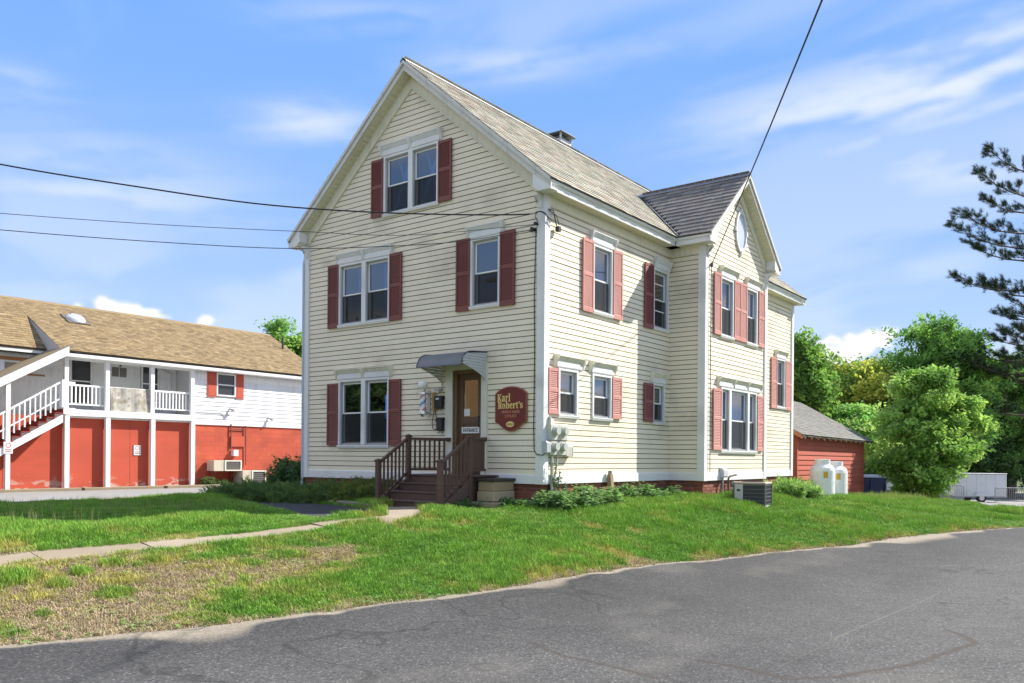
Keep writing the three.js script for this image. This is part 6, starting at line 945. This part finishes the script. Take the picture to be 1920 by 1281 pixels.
// pine
(() => {
  const R = rng(60), depth = 50, b = foot(1985, 900, depth), t = thing('pine_tree', 'tall dark pine with long bare-ended branches at the edge of the lot', 'tree', b), list = [], limbs = gb(), needle = needleSprig(54, .26, .5, 5, .011), h = 16.8; const px = depth / FPX;
  limbs.tube([V(0, -.3, 0), V(.1, 5, 0), V(-.1, 11, .1), V(0, h, 0)], [.38, .3, .2, .05], 8);
  const clump = (o, az) => { const q = R(); list.push([o, [(R() - .5) * 1.4, -az + (R() - .5) * 1.6, .2 + R() * .8], .42 + .45 * R(), mixc([.03, .06, .026], [.12, .175, .065], q * q)]); };
  const bough = (y, len, az, rise, n) => {
    const d = V(Math.cos(az), 0, Math.sin(az)), wob = (R() - .5) * .5, P = t => V(0, y, 0).addScaledVector(d, len * t).add(V(-d.z * wob * t * t, len * (rise * t - .2 * t * (1 - t) + .16 * t * t * t), d.x * wob * t * t)), pts = Array.from({ length: 6 }, (_, i) => P(i / 5)); limbs.tube(pts, [.09, .07, .055, .04, .025, .01], 5, 0, false);
    const tw = Math.max(4, Math.round(len * 2.6));
    for (let k = 0; k < tw; k++) { const s = .22 + .78 * (k + R()) / tw, a2 = az + (k % 2 ? 1 : -1) * (.45 + .6 * R()), l2 = (.35 + .5 * R()) * Math.min(1.3, len * .3) * (1.15 - .6 * s), d2 = V(Math.cos(a2), .1 + .55 * R(), Math.sin(a2)), o = P(Math.min(1, s)), e = o.clone().addScaledVector(d2, l2); limbs.tube([o, e], .014, 4, .006, false); const m = Math.max(2, Math.round(n / tw * (.6 + .6 * R()))); for (let i = 0; i < m; i++) clump(o.clone().lerp(e, .25 + .8 * Math.sqrt(R())).add(V((R() - .5) * .22, (R() - .3) * .2, (R() - .5) * .22)), a2); }
    for (let i = 0; i < n * .12; i++) clump(P(.85 + .17 * R()).add(V((R() - .5) * .2, R() * .15, (R() - .5) * .2)), az);
  };
  const left = Math.atan2(-RT.z, -RT.x);
  const shown = [[330, 3.6, .12], [372, 4.1, .1], [395, 3.4, .0], [430, 4.8, -.04], [462, 4.9, .05], [480, 4.2, -.05], [530, 4.7, -.1], [548, 3.4, -.05], [585, 2.4, -.2], [615, 3.2, -.25], [640, 3.0, -.05], [668, 4.4, -.05], [690, 4.6, -.1], [705, 3.6, -.05]];
  for (const [v, len, rise] of shown) bough(at(1960, v, depth).y - b.y, len * 1.3, left + (R() - .5) * .5, rise, Math.round(len * 52));
  for (let k = 0; k < 44; k++) { const y = lerp(5.5, h - .6, k / 43); bough(y, Math.max(.9, 5.2 * Math.pow(1 - (y - 5) / (h - 4), .6)) * (.6 + .5 * R()), R() * 6.2832, .12 - .22 * (1 - y / h), 80); }
  own(t, 'trunk', limbs, bark); scatter(t, 'crown', needle, new THREE.MeshStandardMaterial({ color: 0xffffff, roughness: .8, side: THREE.DoubleSide }), list, 'stuff');
})();
// shrubs
function shrub(name, label, cat, base, o, group) {
  const R = rng(o.seed), t = thing(name, label, cat, base, group), list = [], stems = gb();
  for (let k = 0; k < o.stems; k++) { const a = R() * 6.2832, r = o.r * Math.sqrt(R()), x = r * Math.cos(a) * (o.ex ?? 1), z = r * Math.sin(a) * (o.ez ?? 1), h = o.h * (.55 + .5 * R()) * (1 - .25 * r / o.r), lean = V((R() - .5) * .25 * o.h + x * .3, 0, (R() - .5) * .25 * o.h + z * .3), P = s => V(x + lean.x * s, h * s - .03, z + lean.z * s); stems.tube([P(0), P(.5), P(1)], .006, 4, .003, false); for (let i = 0; i < o.per; i++) { const s = .15 + .85 * R(), p = P(s).add(V((R() - .5) * o.sp, (R() - .5) * o.sp * .6, (R() - .5) * o.sp)), q = R(); list.push([p, [R() - .5, R() * 6.2832, R() - .5], o.leaf * (.7 + .6 * R()), mixc(o.dark, o.light, q)]); } }
  own(t, 'stems', stems, M([.10, .12, .05], .8)); scatter(t, 'foliage', o.geo, leafMat, list, 'stuff'); return t;
}
const smallLeaf = leafSprig(6, .10, .05, .09, 31), boxLeaf = leafSprig(9, .06, .035, .09, 32), fernLeaf = leafSprig(7, .17, .035, .05, 33, -.1), juni = needleSprig(26, .09, .2, 34, .012);
const onG = (x, z) => V(x, H(x, z) - .02, z), SG = 'leafy plants along the foundation';
[[.34, .12, .55, .30], [.42, -.45, .62, .32], [.40, -1.0, .60, .3], [.40, -1.5, .55, .3], [.42, -2.75, .62, .34], [.36, -3.2, .38, .28], [.34, -3.75, .35, .28], [.30, -4.4, .42, .32]].forEach(([x, z, h, r], i) => shrub('foundation_plant', ['bushy leafy plant at the brick corner below the meters', 'tall leafy plant beside the brick corner under the meters', 'leafy plant on the brick foundation left of the wooden stake', 'dense leafy plant close to the left of the wooden stake', 'leafy plant on the foundation right of the wooden stake', 'low leafy plant under the shaded part of the side wall', 'small leafy plant in the shade near the wing', 'dark leafy plant in the corner where the wing meets the side wall'][i], 'plant', onG(x, z), { seed: 40 + i, stems: 24, per: 13, h: h * .86, r: r * .9, sp: .12, leaf: 1, geo: smallLeaf, dark: [.08, .19, .045], light: [.26, .43, .12] }, SG));
[[-.3, .35, .3, .3], [-.75, .55, .22, .3], [-1.1, 1.1, .24, .25]].forEach(([x, z, h, r], i) => shrub('foundation_plant', ['low plant under the shop sign at the house corner', 'low plant before the timber landing base', 'weeds beside the right railing of the steps'][i], 'plant', onG(x, z), { seed: 60 + i, stems: 16, per: 12, h, r, sp: .1, leaf: .8, geo: smallLeaf, dark: [.08, .19, .045], light: [.26, .43, .12] }, SG));
shrub('climbing_vine', 'thin vine climbing the wall to the electric meters', 'vine', V(.09, .7, -.28), { seed: 71, stems: 9, per: 15, h: .95, r: .14, ex: .35, sp: .07, leaf: .55, geo: smallLeaf, dark: [.05, .10, .03], light: [.13, .22, .06] });
shrub('foundation_plant', 'leafy plant by the gas pipe left of the air conditioner', 'plant', onG(1.35, -6.1), { seed: 72, stems: 22, per: 13, h: .42, r: .32, sp: .1, leaf: .8, geo: smallLeaf, dark: [.05, .11, .03], light: [.15, .26, .06] }, SG);
[[1.1, -9.4, .6, .5], [1.1, -10.3, .65, .5], [.75, -11.4, .6, .5], [.5, -12.6, .45, .45]].forEach(([x, z, h, r], i) => shrub('tall_weed', ['tall ferny weeds just right of the air conditioner', 'tall ferny weeds below the rear window', 'tall ferny weeds at the rear corner of the house', 'ferny weeds left of the propane tanks'][i], 'weeds', onG(x, z), { seed: 80 + i, stems: 34, per: 18, h, r, sp: .14, leaf: 1, geo: fernLeaf, dark: [.14, .28, .05], light: [.34, .52, .14] }, 'tall weeds behind the house'));
[[-9.2, .1, .42, .7], [-8.2, .5, .46, .75], [-7.1, .62, .44, .75], [-5.9, .6, .42, .7], [-4.8, .75, .46, .65], [-3.75, .8, .55, .6]].forEach(([x, z, h, r], i) => shrub('juniper_shrub', ['low dark juniper at the outer end of the hedge by the lot', 'low dark juniper in the hedge before the left house corner', 'low dark juniper below the left end of the front wall', 'low dark juniper under the ground floor double window', 'low juniper beside the asphalt pad near the steps', 'feathery juniper against the left railing of the steps'][i], 'shrub', onG(x, z), { seed: 90 + i, stems: 80, per: 22, h, r, ez: .75, sp: .2, leaf: 1.1, geo: juni, dark: [.09, .17, .055], light: i === 5 ? [.34, .40, .08] : [.27, .40, .11] }, 'junipers along the front wall'));
shrub('boxwood_shrub', 'large rounded dark green shrub at the left corner of the house', 'shrub', onG(-8.35, -1.6), { seed: 99, stems: 190, per: 30, h: 1.35, r: .95, sp: .22, leaf: 1.1, geo: boxLeaf, dark: [.04, .105, .03], light: [.13, .27, .06] });
[[-21.6, -6.9, .5, .2], [-21.55, -7.6, .45, .2], [-21.5, -9.9, .55, .25], [-21.6, -10.8, .7, .35]].forEach(([x, z, h, r], i) => shrub('wall_weed', ['small weed at the foot of the white porch post on the red wall', 'small weed under the wall air conditioner', 'weed right of the beige ground unit', 'tall bright weed between the ground unit and the dark shrub'][i], 'weeds', onG(x, z), { seed: 105 + i, stems: 14, per: 10, h, r, sp: .12, leaf: 1.1, geo: smallLeaf, dark: [.07, .14, .03], light: [.2, .32, .07] }, 'weeds along the red wall'));

// grass: tufts of blades
(() => {
  const tuft = (n, h, w, spread, seed, bend) => { const g = gb(), R = rng(seed); for (let k = 0; k < n; k++) { const a = R() * 6.2832, r = Math.sqrt(R()) * spread, x = r * Math.cos(a), z = r * Math.sin(a), b = R() * 6.2832, l = h * (.55 + .6 * R()), bd = bend * (.3 + R()), s = V(-Math.sin(b), 0, Math.cos(b)).multiplyScalar(w * (.7 + .5 * R()) / 2), P0 = V(x, -.01, z), P1 = V(x + Math.cos(b) * bd * l * .35, l * .6, z + Math.sin(b) * bd * l * .35), P2 = V(x + Math.cos(b) * bd * l, l * (1 - .25 * bd), z + Math.sin(b) * bd * l); g.quad(P0.clone().add(s), P0.clone().sub(s), P1.clone().addScaledVector(s, -.8), P1.clone().addScaledVector(s, .8)); g.tri(P1.clone().addScaledVector(s, .8), P1.clone().addScaledVector(s, -.8), P2); } return g.geo(); };
  const padDist = (x, z) => Math.min(...PAD.map((p, i) => { const q = PAD[(i + 1) % PAD.length], dx = q[0] - p[0], dz = q[1] - p[1], t = clamp(((x - p[0]) * dx + (z - p[1]) * dz) / (dx * dx + dz * dz)); return Math.hypot(x - p[0] - t * dx, z - p[1] - t * dz); })), green = [], straw = [], R = rng(500), inView = (x, z, y) => { const dx = x - CAM.x, dz = z - CAM.z, f = dx * FW.x + dz * FW.z, r = dx * RT.x + dz * RT.z; if (f < 4.2) return 0; const u = r / f * FPX; return Math.abs(u) < 1260 && (EYE - y) / f * FPX < 600 ? f : 0; };
  for (let i = 0; i < 960000; i++) {
    const x = -13 + 21 * R(), z = -27 + 42.6 * R(), k = R(), k2 = R(), y = H(x, z), f = inView(x, z, y); if (!f || !grassAllowed(x, z)) continue;
    const L = LG(x, z), onPath = L.pd < PATHHALF(z) - .05 - .09 * L.f, dens = lerp(1, .42, ss(9, 24, f));
    if (onPath) { if (k < .985 || L.n < .5) continue; }
    if (k > dens) continue;
    const far = 1 + ss(10, 28, f) * .9, shadeSide = x < -1.5;
    const g = 1 - L.dry;
    if (k2 < .10 + .9 * g + .3 * ss(.52, .7, L.f) && (L.d > .1 || k2 < .2)) {
      let h = lerp(.6, 1.7, ss(.3, .7, L.n)) * (.7 + .6 * R()); if (z < 0 && x > 0) h *= 1.15; if (shadeSide && L.pd > .8) h *= lerp(.55, 1.15, ss(.1, .7, padDist(x, z))); if (L.pd < PATHHALF(z) + .14) h *= 1.3; h *= lerp(.55, 1, g);
      const yel = clamp(L.dry * .9 + (L.f - .5) * .9 + (R() - .5) * .35), col = mixc(mixc([.16, .355, .034], [.26, .46, .056], clamp(L.n * 1.6 - .3 + (R() - .5) * .5)), [.50, .47, .11], clamp(yel)); const br = .55 + .75 * R(); green.push([V(x, y, z), [(R() - .5) * .3, R() * 6.2832, (R() - .5) * .3], [far, h * far * .9, far], col.map(q => q * br)]);
    }
    if (L.dry > .08 && R() < L.dry * 1.0 && !onPath) { const q = R(); straw.push([V(x, y, z), [(R() - .5) * .5, R() * 6.2832, (R() - .5) * .5], [far, far * (.6 + .7 * R()), far], mixc([.28, .20, .11], [.62, .49, .31], q)]); }
  }
  const gm = new THREE.MeshPhysicalMaterial({ color: 0xffffff, roughness: .75, transmission: .25, thickness: 0, side: THREE.DoubleSide, specularIntensity: .5 });
  const o = scatter(scene, 'grass', tuft(11, .085, .0075, .055, 3, .55), gm, green, 'stuff'); o.userData.label = 'green lawn grass round the house'; o.userData.category = 'grass';
  const s = scatter(scene, 'dry_grass', tuft(10, .035, .007, .06, 4, 1.6), new THREE.MeshStandardMaterial({ color: 0xffffff, roughness: .95, side: THREE.DoubleSide }), straw, 'stuff'); s.userData.label = 'dried straw coloured grass beside the path and road'; s.userData.category = 'dry grass';
  const weeds = []; for (let i = 0; i < 26000; i++) { const x = -12 + 19 * R(), z = -20 + 32 * R(), y = H(x, z); if (!inView(x, z, y) || !grassAllowed(x, z)) continue; const L = LG(x, z); if (L.pd < PATHHALF(z) - .05 || fbm(x * 1.3 + 60, z * 1.3 + 4, 3) < .5 + .25 * R()) continue; weeds.push([V(x, y + .01, z), [(R() - .5) * .4, R() * 6.2832, (R() - .5) * .4], .45 + .5 * R(), mixc([.12, .26, .04], [.30, .44, .10], R())]); }
  const wd = scatter(scene, 'lawn_weeds', smallLeaf, leafMat, weeds, 'stuff'); wd.userData.label = 'broad-leaved weeds spread through the lawn'; wd.userData.category = 'weeds';
  // long grass by the bright tree, and seed stalks in the shade
  const tall = []; for (let i = 0; i < 2200; i++) { const du = (R() + R() + R() - 1.5) / 1.5, c = ground(1700 + du * 105, 944), x = c.x + (R() - .5) * 1.6, z = c.z + (R() - .5) * 2.4, k = 1 - Math.abs(du); tall.push([V(x, H(x, z), z), [(R() - .5) * .7, R() * 6.2832, (R() - .5) * .7], [1.6, (2 + 4.2 * R()) * (.35 + .75 * k), 1.6], mixc([.2, .4, .06], [.5, .48, .16], R())]); }
  for (let i = 0; i < 420; i++) { const x = -3.5 - R() * 7, z = 3.2 + R() * 5; if (!grassAllowed(x, z) || LG(x, z).pd < .8) continue; tall.push([V(x, H(x, z), z), [(R() - .5) * .3, R() * 6.2832, (R() - .5) * .3], [.6, 2.6 + 1.4 * R(), .6], mixc([.14, .24, .05], [.33, .33, .14], R())]); }
  const tl = scatter(scene, 'long_grass', tuft(6, .085, .008, .05, 9, .5), gm, tall, 'stuff'); tl.userData.label = 'long uncut grass with seed stalks'; tl.userData.category = 'grass';
  console.log('grass', green.length, straw.length, tall.length);
})();
console.log('plants done');
// ---------------------------------------------------------------- cables
(() => {
  const cm = M([.022, .022, .024], .6);
  const cable = (name, lb, pts, r, extra) => { const c = new THREE.CatmullRomCurve3(pts).getPoints(60), base = pts[pts.length - 1]; const g = gb().tube(c, r, 6); if (extra) extra(g); return solo(name, g, cm, base, lb, 'cable'); };
  const line = (px, d0, d1) => { const n = px.length; return px.map(([u, v], i) => at(u, v, lerp(d0, d1, (u - px[0][0]) / (px[n - 1][0] - px[0][0])))); };
  cable('service_cable', 'thick black cable sagging to the front corner of the house', [...line([[-330, 236], [-150, 275], [0, 308], [250, 349], [500, 384], [750, 400], [985, 402]], 13.2, 15.0), V(.02, 6.14, .09), V(.10, 6.05, .02), V(.09, 6.02, -.1)], .013);
  cable('telephone_cable', 'thin upper cable crossing to the bracket left of the house corner', [...line([[-330, 372], [0, 400], [280, 420], [560, 434], [760, 441]], 13.0, 15.6), V(-.17, 5.95, .06)], .0055);
  cable('telephone_cable', 'thin lower cable touching the hood above the upper right front window', [...line([[-330, 398], [0, 431], [300, 454], [540, 466], [700, 463], [860, 453]], 13.0, 15.6), V(-.2, 5.86, .06)], .007);
  const A = V(HP + .05, 6.08, -5.34), E = at(1640, -283, 6), end = A.clone().lerp(E, 1.75), pts = []; for (let i = 0; i <= 12; i++) { const s = i / 12, p = end.clone().lerp(A, s); p.y -= .55 * s * (1 - s) * (1 - s) * 0; p.y += -.16 * Math.sin(Math.PI * s); pts.push(p); }
  cable('service_cable', 'black cable running up from the wing wall across the gable roof', pts, .010);
  const kit = thing('cable_bracket', 'tangle of cable ends and brackets at the front corner under the eave', 'bracket', V(.08, 5.9, -.1)); part(kit, 'drip_loop', gb().tube([V(.06, 6.22, -.04), V(.12, 6.2, -.12), V(.1, 6.06, -.2), V(.08, 5.98, -.26), V(.1, 5.92, -.3)], .011, 6).tube([V(.06, 6.2, -.06), V(.15, 6.12, -.16), V(.12, 5.98, -.3)], .009, 6), cm); part(kit, 'clamp', gb().box(.05, .13, 5.86, 5.95, -.36, -.28), cm); part(kit, 'insulator', gb().cyl(V(-.2, 5.86, .03), V(-.2, 5.86, .14), .035, 8).cyl(V(-.13, 5.95, .03), V(-.13, 5.95, .13), .03, 8).tube([V(-.13, 6.18, .05), V(-.17, 6.1, .07), V(-.12, 6.0, .06), V(-.16, 5.95, .07)], .007, 5).tube([V(-.3, 5.86, .06), V(-.24, 5.82, .07), V(-.18, 5.86, .06)], .012, 5), cm);
  const wb = thing('wing_cable_anchor', 'cable anchor and vertical cable beside the wing corner board', 'bracket', V(HP + .04, 6.05, -5.34)); part(wb, 'anchor', gb().box(HP + .03, HP + .08, 6.03, 6.12, -5.37, -5.31), cm); part(wb, 'down_cable', gb().tube([V(HP + .05, 6.05, -5.35), V(HP + .045, 5.8, -5.33), V(HP + .045, 4.2, -5.33), V(HP + .045, 2.4, -5.33), V(HP + .05, 1.3, -5.34)], .009, 6), cm);
  // poles that carry the cables, out of frame
  const pole = (x, z, top, lb) => { const y = H(x, z), t = thing('utility_pole', lb, 'pole', V(x, y, z)); own(t, 'shaft', gb().cyl(V(0, -.3, 0), V(0, top - y + .6, 0), .15, 12, .11), M([.16, .12, .085], .95, { map: T.wood })); own(t, 'crossarm', gb().box(-.9, .9, top - y + .1, top - y + .22, -.06, .06), M([.18, .14, .1], .95, { map: T.wood })); };
  const pl = at(-330, 236, 13.2); pole(pl.x - .1, pl.z + .1, pl.y + .6, 'wooden utility pole that carries the cables to the house front'); pole(end.x, end.z, end.y, 'wooden utility pole across the road that carries the wing cable');
})();
// ---------------------------------------------------------------- across the street: what the front windows and the door mirror
(() => {
  const t = thing('street_house', 'tan brick house across the street mirrored in the door glass', 'house', V(-19, .3, 22)); const w = M([.34, .20, .08], .85, { map: T.brick });
  own(t, 'wall', gb().box(-4, 4, -.2, 5.2, 0, 7), w); own(t, 'gable', gb().prism([V(-4, 5.2, .02), V(4, 5.2, .02), V(0, 7.6, .02)], [V(-4, 5.2, 6.98), V(4, 5.2, 6.98), V(0, 7.6, 6.98)]), w); own(t, 'roof', gb().hex([V(-4.4, 4.95, -.4), V(0, 7.62, -.4), V(0, 7.62, 7.4), V(-4.4, 4.95, 7.4)], [V(-4.4, 5.1, -.4), V(0, 7.8, -.4), V(0, 7.8, 7.4), V(-4.4, 5.1, 7.4)]).hex([V(4.4, 4.95, -.4), V(0, 7.62, -.4), V(0, 7.62, 7.4), V(4.4, 4.95, 7.4)], [V(4.4, 5.1, -.4), V(0, 7.8, -.4), V(0, 7.8, 7.4), V(4.4, 5.1, 7.4)]), M([.12, .11, .1], .9));
  for (const x of [-2.4, 2.4]) for (const y of [1, 3.4]) { const f = own(t, 'window', gb().box(x - .5, x + .5, y, y + 1.4, -.06, 0), M([.7, .7, .68], .6)); part(f, 'pane', gb().box(x - .42, x + .42, y + .08, y + 1.32, -.07, -.061), M([.05, .06, .08], .1)); } own(t, 'door', gb().box(-.5, .5, 0, 2.1, -.08, 0), M([.2, .08, .05], .6));
  [[-28, 24, 9.5, 4.2], [-34, 28, 10, 4.5], [-40, 34, 11, 5], [-23.5, 31, 15, 3.6], [-14, 33, 11, 4.2]].forEach(([x, z, h, r], i) => tree('street_tree', ['leafy street tree mirrored in the ground floor windows, beside the tan brick house', 'wide street tree second from the tan brick house', 'street tree farthest from the tan brick house', 'tall street tree rising behind the roof of the tan brick house', 'street tree on the near side behind the tan brick house'][i], { base: V(x, .2, z), lobes: [[0, h * .58, 0, r * .8, h * .36, r * .8], [-r * .4, h * .45, 0, r * .6, h * .25, r * .6], [r * .4, h * .5, 0, r * .6, h * .28, r * .6]], clusters: 60, per: 40, leaf: 1.5, cr: 1.1, dark: [.04, .09, .02], light: [.13, .22, .045], seed: 120 + i, trunk: .25 }, 'trees across the street'));
})();
console.log('all done');
renderer.render(scene, camera);
